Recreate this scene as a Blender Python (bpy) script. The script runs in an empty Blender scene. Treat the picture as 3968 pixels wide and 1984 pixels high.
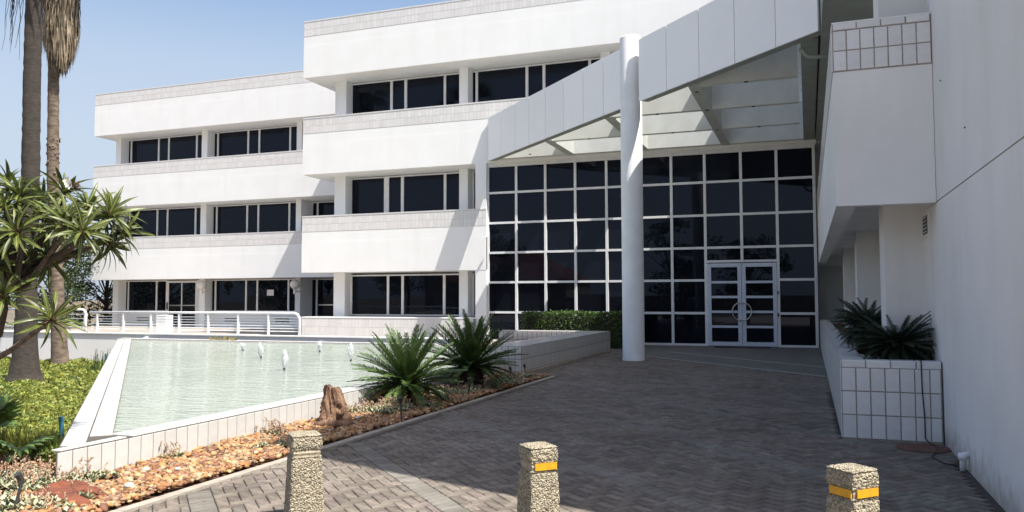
import bpy, math, random
import numpy as np
from mathutils import Vector, Matrix

random.seed(11)
RNG = np.random.default_rng(7)
SC = bpy.context.scene
COL = SC.collection

# ------------------------------------------------------------------ camera
YAW, PITCH, ROLL = (math.radians(a) for a in (20.19, 2.9735, -0.147))
CAM = Vector((0, 0, 1.65))
_f = Vector((-math.sin(YAW) * math.cos(PITCH), math.cos(YAW) * math.cos(PITCH), math.sin(PITCH)))
_r0 = Vector((math.cos(YAW), math.sin(YAW), 0))
_u0 = _r0.cross(_f)
_r = _r0 * math.cos(ROLL) + _u0 * math.sin(ROLL)
_u = -_r0 * math.sin(ROLL) + _u0 * math.cos(ROLL)
cam_data = bpy.data.cameras.new("camera")
cam_data.sensor_fit = 'HORIZONTAL'
cam_data.sensor_width = 36.0
cam_data.lens = 3120.0 / 3968.0 * 36.0
cam_data.clip_start = 0.05
cam_data.clip_end = 2000
cam = bpy.data.objects.new("camera", cam_data)
cam.matrix_world = Matrix(((_r.x, _u.x, -_f.x, CAM.x), (_r.y, _u.y, -_f.y, CAM.y), (_r.z, _u.z, -_f.z, CAM.z), (0, 0, 0, 1)))
COL.objects.link(cam)
SC.camera = cam

# ------------------------------------------------------------------ light
TO_SUN = Vector((2.95, -1.0, 5.15)).normalized()
SUN_EL = math.asin(TO_SUN.z)
SUN_AZ = math.atan2(TO_SUN.x, TO_SUN.y)
world = bpy.data.worlds.new("World")
SC.world = world
world.use_nodes = True
wn, wl = world.node_tree.nodes, world.node_tree.links
wn.clear()
w_out = wn.new('ShaderNodeOutputWorld')
w_bg = wn.new('ShaderNodeBackground')
w_sky = wn.new('ShaderNodeTexSky')
w_sky.sky_type = 'NISHITA'
w_sky.sun_disc = False
w_sky.sun_elevation = SUN_EL
w_sky.sun_rotation = SUN_AZ
w_sky.altitude = 1300
w_sky.air_density = 1.3
w_sky.dust_density = 9.0
w_sky.ozone_density = 1.7
w_bg.inputs['Strength'].default_value = 0.108
# pale dry-season haze towards the horizon, the same all round
w_geo = wn.new('ShaderNodeNewGeometry')
w_sep = wn.new('ShaderNodeSeparateXYZ')
w_ramp = wn.new('ShaderNodeValToRGB')
w_mix = wn.new('ShaderNodeMixRGB')
wl.new(w_geo.outputs['Incoming'], w_sep.inputs[0])
w_neg = wn.new('ShaderNodeMath'); w_neg.operation = 'MULTIPLY'; w_neg.inputs[1].default_value = -1.0
wl.new(w_sep.outputs['Z'], w_neg.inputs[0])
wl.new(w_neg.outputs[0], w_ramp.inputs[0])
_e = w_ramp.color_ramp.elements
_e[0].position = 0.0; _e[0].color = (0.85, 0.85, 0.85, 1)
_e[1].position = 0.45; _e[1].color = (0, 0, 0, 1)
for _p, _v in ((0.18, 0.74), (0.27, 0.56), (0.35, 0.06)):
    _k = _e.new(_p); _k.color = (_v, _v, _v, 1)
wl.new(w_ramp.outputs[0], w_mix.inputs[0])
wl.new(w_sky.outputs[0], w_mix.inputs[1])
w_mix.inputs[2].default_value = (2.95, 3.35, 3.95, 1)
wl.new(w_mix.outputs[0], w_bg.inputs[0])
wl.new(w_bg.outputs[0], w_out.inputs[0])
sun_data = bpy.data.lights.new("sun", 'SUN')
sun_data.energy = 5.0
sun_data.angle = math.radians(0.5)
sun_data.color = (1.0, 0.955, 0.88)
sun = bpy.data.objects.new("sun", sun_data)
sun.rotation_euler = (-TO_SUN).to_track_quat('-Z', 'Y').to_euler()
sun.location = (30, -10, 50)
COL.objects.link(sun)
vs = SC.view_settings
vs.view_transform = 'Standard'
vs.look = 'None'
vs.exposure = 0.95
vs.gamma = 1
vs.use_curve_mapping = False
SC.cycles.max_bounces = 8
SC.cycles.diffuse_bounces = 5
SC.cycles.glossy_bounces = 4

# ------------------------------------------------------------------ materials
MATS = {}


def pmat(name, c1, c2=None, scale=6.0, rough=0.6, bump=0.0, bscale=40.0, obj_var=0.0, isl_var=0.0, hue_var=0.0,
         metallic=0.0, ior=1.45, detail=5.0, stretch=None, stain=0.0, stain_col=(0.35, 0.3, 0.25), voronoi=False,
         spec=None, transl=0.0, ramp=(0.35, 0.65), palette=None, streak=0.0, wear=0.0, splash=0.0):
    m = bpy.data.materials.new(name)
    m.use_nodes = True
    n, l = m.node_tree.nodes, m.node_tree.links
    b = n['Principled BSDF']
    b.inputs['Roughness'].default_value = rough
    b.inputs['Metallic'].default_value = metallic
    b.inputs['IOR'].default_value = ior
    if spec is not None:
        b.inputs['Specular IOR Level'].default_value = spec
    tc = n.new('ShaderNodeTexCoord')
    vec = tc.outputs['Object']
    if stretch:
        mp = n.new('ShaderNodeMapping')
        mp.inputs['Scale'].default_value = stretch
        l.new(vec, mp.inputs['Vector'])
        vec = mp.outputs[0]
    if c2 is None:
        c2 = tuple(x * 0.85 for x in c1)
    if voronoi:
        t = n.new('ShaderNodeTexVoronoi')
        t.inputs['Scale'].default_value = scale
        l.new(vec, t.inputs['Vector'])
        fac = n.new('ShaderNodeSeparateColor')
        l.new(t.outputs['Color'], fac.inputs[0])
        fo = fac.outputs[0]
    else:
        t = n.new('ShaderNodeTexNoise')
        t.inputs['Scale'].default_value = scale
        t.inputs['Detail'].default_value = detail
        l.new(vec, t.inputs['Vector'])
        fo = t.outputs[0]
    r = n.new('ShaderNodeValToRGB')
    r.color_ramp.elements[0].position = 0.0 if voronoi else ramp[0]
    r.color_ramp.elements[1].position = 1.0 if voronoi else ramp[1]
    r.color_ramp.elements[0].color = (*c1, 1)
    r.color_ramp.elements[1].color = (*c2, 1)
    l.new(fo, r.inputs[0])
    col = r.outputs[0]
    if stain > 0:
        t2 = n.new('ShaderNodeTexNoise')
        t2.inputs['Scale'].default_value = 1.0
        t2.inputs['Detail'].default_value = 8
        mp2 = n.new('ShaderNodeMapping')
        mp2.inputs['Scale'].default_value = (1.3, 1.3, 0.35)
        l.new(tc.outputs['Object'], mp2.inputs['Vector'])
        l.new(mp2.outputs[0], t2.inputs['Vector'])
        r2 = n.new('ShaderNodeValToRGB')
        r2.color_ramp.elements[0].position = 0.5
        r2.color_ramp.elements[1].position = 0.8
        r2.color_ramp.elements[0].color = (0, 0, 0, 1)
        r2.color_ramp.elements[1].color = (stain, stain, stain, 1)
        l.new(t2.outputs[0], r2.inputs[0])
        mx = n.new('ShaderNodeMixRGB')
        l.new(r2.outputs[0], mx.inputs[0])
        l.new(col, mx.inputs[1])
        mx.inputs[2].default_value = (*stain_col, 1)
        col = mx.outputs[0]
    if streak > 0:
        mp5 = n.new('ShaderNodeMapping')
        mp5.inputs['Scale'].default_value = (2.6, 2.6, 0.16)
        l.new(tc.outputs['Object'], mp5.inputs['Vector'])
        t5 = n.new('ShaderNodeTexNoise'); t5.inputs['Scale'].default_value = 1.0; t5.inputs['Detail'].default_value = 7
        l.new(mp5.outputs[0], t5.inputs['Vector'])
        r5 = n.new('ShaderNodeValToRGB')
        r5.color_ramp.elements[0].position = 0.52; r5.color_ramp.elements[1].position = 0.78
        r5.color_ramp.elements[0].color = (1, 1, 1, 1); r5.color_ramp.elements[1].color = (1 - streak, 1 - streak * 1.08, 1 - streak * 1.25, 1)
        l.new(t5.outputs[0], r5.inputs[0])
        x5 = n.new('ShaderNodeMixRGB'); x5.blend_type = 'MULTIPLY'; x5.inputs[0].default_value = 1
        l.new(col, x5.inputs[1]); l.new(r5.outputs[0], x5.inputs[2])
        col = x5.outputs[0]
    if obj_var or isl_var or hue_var:
        hs = n.new('ShaderNodeHueSaturation')
        oi = n.new('ShaderNodeObjectInfo')
        ge = n.new('ShaderNodeNewGeometry')
        ad = n.new('ShaderNodeMath')
        ad.operation = 'ADD'
        l.new(oi.outputs['Random'], ad.inputs[0])
        l.new(ge.outputs['Random Per Island'], ad.inputs[1])
        fr = n.new('ShaderNodeMath')
        fr.operation = 'FRACT'
        l.new(ad.outputs[0], fr.inputs[0])
        a = max(obj_var, isl_var)
        mr = n.new('ShaderNodeMapRange')
        mr.inputs['To Min'].default_value = 1 - a
        mr.inputs['To Max'].default_value = 1 + a
        l.new(fr.outputs[0], mr.inputs[0])
        l.new(mr.outputs[0], hs.inputs['Value'])
        if hue_var:
            mu = n.new('ShaderNodeMath')
            mu.operation = 'MULTIPLY'
            mu.inputs[1].default_value = 7.31
            l.new(fr.outputs[0], mu.inputs[0])
            f2 = n.new('ShaderNodeMath')
            f2.operation = 'FRACT'
            l.new(mu.outputs[0], f2.inputs[0])
            mh = n.new('ShaderNodeMapRange')
            mh.inputs['To Min'].default_value = 0.5 - hue_var
            mh.inputs['To Max'].default_value = 0.5 + hue_var
            l.new(f2.outputs[0], mh.inputs[0])
            l.new(mh.outputs[0], hs.inputs['Hue'])
        l.new(col, hs.inputs['Color'])
        if palette:
            m3 = n.new('ShaderNodeMath'); m3.operation = 'MULTIPLY'; m3.inputs[1].default_value = 13.7
            l.new(fr.outputs[0], m3.inputs[0])
            m4 = n.new('ShaderNodeMath'); m4.operation = 'FRACT'
            l.new(m3.outputs[0], m4.inputs[0])
            rp_ = n.new('ShaderNodeValToRGB'); rp_.color_ramp.interpolation = 'CONSTANT'
            e = rp_.color_ramp.elements
            while len(e) < len(palette):
                e.new(0.5)
            for i_, pc in enumerate(palette):
                e[i_].position = i_ / len(palette); e[i_].color = (*pc, 1)
            l.new(m4.outputs[0], rp_.inputs[0])
            mp_ = n.new('ShaderNodeMixRGB'); mp_.blend_type = 'MULTIPLY'; mp_.inputs[0].default_value = 1
            l.new(rp_.outputs[0], mp_.inputs[1])
            l.new(col, mp_.inputs[2])
            l.new(mp_.outputs[0], hs.inputs['Color'])
        col = hs.outputs[0]
    if wear > 0:        # broad soiling that runs across many pieces
        gp = n.new('ShaderNodeNewGeometry')
        tw = n.new('ShaderNodeTexNoise'); tw.inputs['Scale'].default_value = 0.75; tw.inputs['Detail'].default_value = 9
        tw.inputs['Roughness'].default_value = 0.65
        l.new(gp.outputs['Position'], tw.inputs['Vector'])
        rw_ = n.new('ShaderNodeValToRGB')
        rw_.color_ramp.elements[0].position = 0.36; rw_.color_ramp.elements[1].position = 0.62
        k_ = 1 - wear
        rw_.color_ramp.elements[0].color = (k_, k_ * .985, k_ * .96, 1); rw_.color_ramp.elements[1].color = (1, 1, 1, 1)
        l.new(tw.outputs[0], rw_.inputs[0])
        xw = n.new('ShaderNodeMixRGB'); xw.blend_type = 'MULTIPLY'; xw.inputs[0].default_value = 1
        l.new(col, xw.inputs[1]); l.new(rw_.outputs[0], xw.inputs[2])
        col = xw.outputs[0]
    if splash > 0:      # soil splashed up the foot of the wall
        gp = n.new('ShaderNodeNewGeometry')
        sx_ = n.new('ShaderNodeSeparateXYZ'); l.new(gp.outputs['Position'], sx_.inputs[0])
        tw = n.new('ShaderNodeTexNoise'); tw.inputs['Scale'].default_value = 5.0; tw.inputs['Detail'].default_value = 8
        l.new(gp.outputs['Position'], tw.inputs['Vector'])
        ma = n.new('ShaderNodeMath'); ma.operation = 'MULTIPLY_ADD'; ma.inputs[1].default_value = -0.55; ma.inputs[2].default_value = 0.27
        l.new(tw.outputs[0], ma.inputs[0])
        mb_ = n.new('ShaderNodeMath'); mb_.operation = 'ADD'
        l.new(sx_.outputs['Z'], mb_.inputs[0]); l.new(ma.outputs[0], mb_.inputs[1])
        mr_ = n.new('ShaderNodeMapRange')
        mr_.inputs['From Min'].default_value = 0.0; mr_.inputs['From Max'].default_value = 0.28
        mr_.inputs['To Min'].default_value = splash; mr_.inputs['To Max'].default_value = 0.0
        l.new(mb_.outputs[0], mr_.inputs[0])
        xw = n.new('ShaderNodeMixRGB')
        l.new(mr_.outputs[0], xw.inputs[0]); l.new(col, xw.inputs[1]); xw.inputs[2].default_value = (0.20, 0.15, 0.11, 1)
        col = xw.outputs[0]
    l.new(col, b.inputs['Base Color'])
    if bump > 0:
        bt = n.new('ShaderNodeTexVoronoi' if voronoi else 'ShaderNodeTexNoise')
        bt.inputs['Scale'].default_value = bscale
        if not voronoi:
            bt.inputs['Detail'].default_value = 6
        l.new(vec, bt.inputs['Vector'])
        bp = n.new('ShaderNodeBump')
        bp.inputs['Strength'].default_value = min(1, bump)
        bp.inputs['Distance'].default_value = 0.02
        if voronoi:
            bp.invert = True
        l.new(bt.outputs[0], bp.inputs['Height'])
        l.new(bp.outputs[0], b.inputs['Normal'])
    if transl > 0:
        tr = n.new('ShaderNodeBsdfTranslucent')
        l.new(col, tr.inputs[0])
        ms = n.new('ShaderNodeMixShader')
        ms.inputs[0].default_value = transl
        l.new(b.outputs[0], ms.inputs[1])
        l.new(tr.outputs[0], ms.inputs[2])
        out = [x for x in n if x.type == 'OUTPUT_MATERIAL'][0]
        l.new(ms.outputs[0], out.inputs['Surface'])
    MATS[name] = m
    return m


PLASTER = pmat("white_plaster", (0.81, 0.81, 0.80), (0.785, 0.785, 0.77), 1.1, 0.85, 0.10, 60, streak=0.05, stain=0.06, stain_col=(0.62, 0.58, 0.5))
PLASTER_SIDE = pmat("white_plaster_wall", (0.785, 0.78, 0.765), (0.73, 0.725, 0.71), 0.9, 0.85, 0.07, 70, streak=0.07, splash=0.55, stain=0.4, stain_col=(0.56, 0.54, 0.49))
SOFFIT = pmat("cream_soffit_paint", (0.72, 0.71, 0.67), (0.66, 0.65, 0.61), 2, 0.8, 0.05)
BEAM_SHADE = pmat("grey_green_paint_shade_darkened", (0.27, 0.29, 0.27), (0.23, 0.25, 0.23), 2.5, 0.6, 0.05, stain=0.2, stain_col=(0.16, 0.15, 0.13))  # beam paint darkened so its colour carries the shade at the canopy's right end
BEAM_HALF_SHADE = pmat("beam_paint_underside_shade", (0.44, 0.455, 0.435), (0.40, 0.415, 0.395), 2.5, 0.6, 0.05, stain=0.2)  # underside shade of the depth beams put into their colour
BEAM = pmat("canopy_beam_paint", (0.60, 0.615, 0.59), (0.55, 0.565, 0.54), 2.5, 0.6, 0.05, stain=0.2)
TILE = pmat("white_glazed_tile", (0.70, 0.695, 0.69), (0.66, 0.655, 0.65), 9, 0.22, 0.0, obj_var=0.05, isl_var=0.05)
TILE_FACADE = pmat("facade_tile", (0.69, 0.675, 0.66), (0.65, 0.635, 0.62), 9, 0.35, 0.0, obj_var=0.05, isl_var=0.05)
GROUT_F = pmat("facade_grout", (0.52, 0.505, 0.48), (0.46, 0.445, 0.42), 12, 0.95, 0.1)
GROUT = pmat("tile_grout", (0.36, 0.33, 0.29), (0.26, 0.235, 0.2), 12, 0.95, 0.2)
FASCIA = pmat("canopy_panel_paint", (0.86, 0.86, 0.87), (0.84, 0.84, 0.85), 1.5, 0.45, 0.0, obj_var=0.02)
FRAME = pmat("white_aluminium_frame", (0.74, 0.74, 0.74), (0.68, 0.68, 0.68), 5, 0.45)
DOORFRAME = pmat("pale_blue_door_frame", (0.56, 0.60, 0.70), (0.52, 0.56, 0.66), 5, 0.45)
GLASS = pmat("dark_tinted_glass", (0.004, 0.005, 0.009), (0.005, 0.007, 0.010), 0.6, 0.015, 0.0, ior=1.34)
GLASS.node_tree.nodes['Principled BSDF'].inputs['Specular Tint'].default_value = (0.66, 0.74, 1.0, 1)
STEEL = pmat("brushed_steel", (0.55, 0.54, 0.52), (0.45, 0.44, 0.42), 30, 0.3, metallic=1.0)
DARKMETAL = pmat("dark_metal", (0.03, 0.03, 0.032), (0.05, 0.05, 0.05), 10, 0.5)
COLUMN = pmat("white_column_paint", (0.76, 0.765, 0.77), (0.70, 0.70, 0.70), 3, 0.55, 0.05, stain=0.15)
PAVER = pmat("clay_paver", (0.218, 0.188, 0.158), (0.144, 0.124, 0.108), 14, 0.9, 0.35, 120, obj_var=0.22, isl_var=0.22, hue_var=0.015, spec=0.15, wear=0.24)
PAVER_GREY = pmat("grey_paver", (0.215, 0.198, 0.174), (0.165, 0.152, 0.135), 14, 0.9, 0.35, 120, obj_var=0.16, isl_var=0.16, spec=0.15, wear=0.24)
SAND = pmat("paving_joint_sand", (0.085, 0.072, 0.06), (0.05, 0.043, 0.037), 20, 0.95)
CONCRETE = pmat("apron_concrete", (0.135, 0.135, 0.125), (0.10, 0.10, 0.093), 1.8, 0.8, 0.2, 80, stain=0.3, stain_col=(0.07, 0.07, 0.065))
KERB = pmat("kerb_concrete", (0.36, 0.32, 0.27), (0.27, 0.24, 0.2), 6, 0.9, 0.3, 90)
LINE = pmat("joint_strip", (0.36, 0.35, 0.32), (0.26, 0.25, 0.23), 8, 0.8)
AGG = pmat("exposed_aggregate", (0.19, 0.160, 0.112), (0.44, 0.39, 0.285), 90, 0.85, 0.8, 90, voronoi=True)
NECK = pmat("bollard_mortar", (0.40, 0.34, 0.24), (0.30, 0.25, 0.18), 30, 0.9, 0.4, 90)
YELLOW = pmat("yellow_reflector", (0.66, 0.32, 0.010), (0.50, 0.24, 0.015), 45, 0.4)
GRAVEL = pmat("river_pebble", (1.0, 1.0, 1.0), (0.72, 0.68, 0.64), 25, 0.7, 0.15, 60, isl_var=0.3, hue_var=0.008,
              palette=((0.359, 0.194, 0.082), (0.410, 0.258, 0.122), (0.267, 0.121, 0.055), (0.431, 0.302, 0.175), (0.226, 0.136, 0.088), (0.349, 0.175, 0.060), (0.185, 0.087, 0.049), (0.390, 0.268, 0.151), (0.297, 0.214, 0.151)))
SOIL = pmat("red_brown_soil", (0.14, 0.07, 0.038), (0.085, 0.045, 0.026), 9, 0.95, 0.5, 60)
WHITESTONE = pmat("white_stone", (0.5, 0.48, 0.44), (0.4, 0.38, 0.33), 20, 0.8)
DRIFT = pmat("weathered_stump", (0.10, 0.055, 0.036), (0.25, 0.15, 0.095), 16, 0.95, 1.0, 45, stretch=(1, 1, 0.3), detail=10, ramp=(0.38, 0.62))
REDROCK = pmat("red_slate", (0.19, 0.06, 0.03), (0.10, 0.034, 0.02), 7, 0.9, 0.7, 20, stretch=(1, 1, 4))
TRUNK = pmat("palm_trunk_bark", (0.062, 0.051, 0.043), (0.034, 0.028, 0.024), 5, 0.95, 1.0, 16, stretch=(1.6, 1.6, 7))
TRUNK2 = pmat("palm_trunk_bark_brown", (0.19, 0.145, 0.108), (0.085, 0.064, 0.05), 3.0, 0.95, 1.0, 16, stretch=(1.4, 1.4, 4))
SKIRT = pmat("dead_frond_straw", (0.215, 0.17, 0.115), (0.095, 0.074, 0.05), 4, 0.9, isl_var=0.55)
FROND = pmat("palm_frond_green", (0.075, 0.115, 0.03), (0.04, 0.07, 0.02), 3, 0.5, isl_var=0.3, transl=0.2)
CYCAD = pmat("cycad_frond", (0.092, 0.145, 0.036), (0.038, 0.074, 0.021), 4, 0.42, obj_var=0.35, isl_var=0.25, transl=0.15)
CYCAD_OLD = pmat("cycad_old_frond", (0.24, 0.18, 0.045), (0.12, 0.115, 0.03), 4, 0.5, obj_var=0.3, isl_var=0.3, transl=0.15)
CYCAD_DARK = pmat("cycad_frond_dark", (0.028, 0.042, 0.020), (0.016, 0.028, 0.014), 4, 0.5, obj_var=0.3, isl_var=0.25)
CYTRUNK = pmat("cycad_trunk", (0.075, 0.04, 0.026), (0.035, 0.02, 0.014), 18, 0.95, 1.0, 25)
LEAF = pmat("rosette_leaf", (0.11, 0.130, 0.027), (0.042, 0.060, 0.015), 8, 0.44, obj_var=0.45, hue_var=0.012, transl=0.3)
LEAFRIB = pmat("leaf_midrib", (0.22, 0.24, 0.07), (0.17, 0.19, 0.05), 8, 0.4)
BARK = pmat("grey_branch_bark", (0.15, 0.12, 0.092), (0.06, 0.048, 0.038), 16, 0.9, 0.8, 40)
BARK_DARK = pmat("dark_bark", (0.06, 0.05, 0.04), (0.035, 0.028, 0.022), 12, 0.95, 0.6, 30)
FLOWER = pmat("white_petal", (0.85, 0.85, 0.82), (0.8, 0.8, 0.75), 6, 0.5, transl=0.2)
FLOWER_C = pmat("yellow_flower_heart", (0.8, 0.55, 0.05), None, 6, 0.5)
BUD = pmat("brown_flower_stalk", (0.12, 0.05, 0.03), (0.07, 0.03, 0.02), 20, 0.8)
GRASS = pmat("ground_cover_leaf", (0.30, 0.315, 0.062), (0.105, 0.15, 0.03), 2.6, 0.55, isl_var=0.5, hue_var=0.025, transl=0.3)
HEDGE = pmat("hedge_leaf", (0.085, 0.14, 0.026), (0.045, 0.09, 0.02), 3, 0.45, isl_var=0.5, transl=0.25)
TREELEAF = pmat("tree_leaf_dark", (0.05, 0.075, 0.022), (0.028, 0.05, 0.016), 0.8, 0.5, isl_var=0.6, transl=0.3)
TREELEAF2 = pmat("tree_leaf_light", (0.10, 0.13, 0.035), (0.055, 0.085, 0.025), 0.8, 0.5, isl_var=0.6, transl=0.3)
SUCC = pmat("pale_succulent_leaf", (0.36, 0.34, 0.215), (0.21, 0.235, 0.145), 6, 0.5, isl_var=0.4, hue_var=0.02)
SUCC_STALK = pmat("succulent_flower_stalk", (0.42, 0.31, 0.20), (0.28, 0.17, 0.11), 8, 0.7, isl_var=0.35)
FANLEAF = pmat("fan_palm_seedling", (0.13, 0.2, 0.05), (0.08, 0.14, 0.035), 5, 0.45, isl_var=0.25, transl=0.25)
RIMGROUT = pmat("rim_grout", (0.085, 0.075, 0.065), (0.06, 0.052, 0.045), 12, 0.95)
POOLTILE = pmat("pool_rim_tile", (0.50, 0.49, 0.475), (0.46, 0.45, 0.43), 8, 0.25, obj_var=0.04, isl_var=0.04)
WHITEMETAL = pmat("white_painted_steel", (0.80, 0.80, 0.80), (0.75, 0.75, 0.75), 5, 0.4)
FLOOR = pmat("terrace_floor", (0.30, 0.265, 0.225), (0.25, 0.22, 0.19), 3, 0.85, 0.1)
GLOBE = pmat("globe_glass", (0.78, 0.76, 0.72), (0.7, 0.66, 0.6), 8, 0.25)
PAPER = pmat("white_paper", (0.8, 0.78, 0.78), (0.7, 0.66, 0.66), 20, 0.8)
BLUEPIPE = pmat("blue_plastic", (0.03, 0.15, 0.22), (0.025, 0.1, 0.16), 8, 0.4)
BLACKCABLE = pmat("black_rubber", (0.012, 0.012, 0.012), None, 8, 0.5)
CLAYRED = pmat("red_clay_cover", (0.16, 0.075, 0.055), (0.10, 0.052, 0.04), 8, 0.9, 0.3)
FROTH = pmat("water_froth", (0.72, 0.75, 0.76), (0.6, 0.64, 0.65), 25, 0.3, 0.4, 60)
_fn, _fl = FROTH.node_tree.nodes, FROTH.node_tree.links
_fo = [x for x in _fn if x.type == 'OUTPUT_MATERIAL'][0]
_ft = _fn.new('ShaderNodeBsdfTransparent')
_fm = _fn.new('ShaderNodeMixShader')
_fm.inputs[0].default_value = 0.5
_fl.new(_fn['Principled BSDF'].outputs[0], _fm.inputs[1])
_fl.new(_ft.outputs[0], _fm.inputs[2])
_fl.new(_fm.outputs[0], _fo.inputs['Surface'])
ASPHALT = pmat("driveway_paving", (0.37, 0.33, 0.29), (0.31, 0.27, 0.235), 5, 0.9, 0.3)
EARTH = pmat("dry_earth", (0.16, 0.12, 0.075), (0.10, 0.085, 0.05), 0.4, 0.95)
REDROOF = pmat("red_tile_roof", (0.20, 0.075, 0.05), (0.14, 0.055, 0.04), 3, 0.85, 0.4, 20)
HOUSEWALL = pmat("ochre_house_wall", (0.25, 0.21, 0.16), (0.2, 0.17, 0.13), 2, 0.9)
WHITEROCK = pmat("pale_planter_rock", (0.42, 0.39, 0.34), (0.25, 0.22, 0.19), 10, 0.9, 0.4, isl_var=0.4)
MAT_RUBBER = pmat("door_mat_rubber", (0.02, 0.02, 0.02), (0.03, 0.03, 0.03), 40, 0.9, 0.3)

WATER = bpy.data.materials.new("milky_pool_water")
WATER.use_nodes = True
_n, _l = WATER.node_tree.nodes, WATER.node_tree.links
_b = _n['Principled BSDF']
_b.inputs['Roughness'].default_value = 0.06
_b.inputs['IOR'].default_value = 1.33
_tc = _n.new('ShaderNodeTexCoord')
_cn = _n.new('ShaderNodeTexNoise')
_cn.inputs['Scale'].default_value = 0.35
_cn.inputs['Detail'].default_value = 4
_l.new(_tc.outputs['Object'], _cn.inputs['Vector'])
_cr = _n.new('ShaderNodeValToRGB')
_cr.color_ramp.elements[0].position = 0.35
_cr.color_ramp.elements[1].position = 0.68
_cr.color_ramp.elements[0].color = (0.265, 0.315, 0.262, 1)
_cr.color_ramp.elements[1].color = (0.325, 0.36, 0.312, 1)
_l.new(_cn.outputs[0], _cr.inputs[0])
_l.new(_cr.outputs[0], _b.inputs['Base Color'])
_mp = _n.new('ShaderNodeMapping')
_mp.inputs['Rotation'].default_value = (0, 0, math.radians(-20))
_mp.inputs['Scale'].default_value = (2.2, 6.0, 1)
_l.new(_tc.outputs['Object'], _mp.inputs['Vector'])
_n1 = _n.new('ShaderNodeTexNoise')
_n1.inputs['Scale'].default_value = 0.9
_n1.inputs['Detail'].default_value = 3
_n1.inputs['Distortion'].default_value = 0.8
_l.new(_mp.outputs[0], _n1.inputs['Vector'])
_bp = _n.new('ShaderNodeBump')
_bp.inputs['Strength'].default_value = 0.4
_bp.inputs['Distance'].default_value = 0.10
_l.new(_n1.outputs[0], _bp.inputs['Height'])
_l.new(_bp.outputs[0], _b.inputs['Normal'])


# ------------------------------------------------------------------ builders
class MB:
    def __init__(self):
        self.v = []
        self.f = []
        self.mi = []

    def add(self, verts, faces, mi=0):
        k = len(self.v)
        self.v.extend([tuple(p) for p in verts])
        self.f.extend([tuple(i + k for i in fc) for fc in faces])
        self.mi.extend([mi] * len(faces))
        return self

    def box(self, x0, x1, y0, y1, z0, z1, mi=0):
        return self.obox(((x0 + x1) / 2, (y0 + y1) / 2, (z0 + z1) / 2), (1, 0, 0), (0, 1, 0), (0, 0, 1),
                         abs(x1 - x0), abs(y1 - y0), abs(z1 - z0), mi)

    def obox(self, c, U, V, N, w, h, d, mi=0):
        c = Vector(c); U = Vector(U) * w / 2; V = Vector(V) * h / 2; N = Vector(N) * d / 2
        vs_ = [c + sx * U + sy * V + sz * N for sz in (-1, 1) for sy in (-1, 1) for sx in (-1, 1)]
        fs = [(0, 2, 3, 1), (4, 5, 7, 6), (0, 1, 5, 4), (2, 6, 7, 3), (0, 4, 6, 2), (1, 3, 7, 5)]
        if U.cross(V).dot(N) < 0:
            fs = [tuple(reversed(q)) for q in fs]
        return self.add(vs_, fs, mi)

    def prism(self, pts, z0, z1, mi=0):
        n = len(pts)
        area = sum(pts[i][0] * pts[(i + 1) % n][1] - pts[(i + 1) % n][0] * pts[i][1] for i in range(n))
        if area < 0:
            pts = list(reversed(pts))
        vs_ = [(x, y, z0) for x, y in pts] + [(x, y, z1) for x, y in pts]
        fs = [tuple(reversed(range(n))), tuple(range(n, 2 * n))]
        fs += [(i, (i + 1) % n, n + (i + 1) % n, n + i) for i in range(n)]
        return self.add(vs_, fs, mi)

    def tube(self, pts, rad, n=8, cap=True, mi=0, noise=0.0):
        pts = [Vector(p) for p in pts]
        if not isinstance(rad, (list, tuple)):
            rad = [rad] * len(pts)
        vs_ = []
        ref = None
        for i, p in enumerate(pts):
            d = (pts[min(i + 1, len(pts) - 1)] - pts[max(i - 1, 0)]).normalized()
            if ref is None:
                ref = Vector((0, 0, 1)) if abs(d.z) < 0.9 else Vector((1, 0, 0))
            a = d.cross(ref).normalized()
            b_ = d.cross(a).normalized()
            ref = a.cross(d)
            for k in range(n):
                t = 2 * math.pi * k / n
                rr = rad[i] * (1 + noise * random.uniform(-1, 1))
                vs_.append(p + a * math.cos(t) * rr + b_ * math.sin(t) * rr)
        fs = []
        for i in range(len(pts) - 1):
            for k in range(n):
                k2 = (k + 1) % n
                fs.append((i * n + k, i * n + k2, (i + 1) * n + k2, (i + 1) * n + k))
        if cap:
            fs.append(tuple(reversed(range(n))))
            fs.append(tuple(range((len(pts) - 1) * n, len(pts) * n)))
        return self.add(vs_, fs, mi)

    def lathe(self, c, prof, n=24, mi=0):
        c = Vector(c)
        return self.tube([c + Vector((0, 0, z)) for r, z in prof], [r for r, z in prof], n, True, mi)


def mesh_of(name, mb, mats, smooth=False):
    me = bpy.data.meshes.new(name)
    me.from_pydata(mb.v, [], mb.f)
    if not isinstance(mats, (list, tuple)):
        mats = [mats]
    for m in mats:
        me.materials.append(m)
    if len(mats) > 1:
        me.polygons.foreach_set('material_index', mb.mi)
    if smooth:
        me.polygons.foreach_set('use_smooth', [True] * len(me.polygons))
    me.update()
    return me


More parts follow.
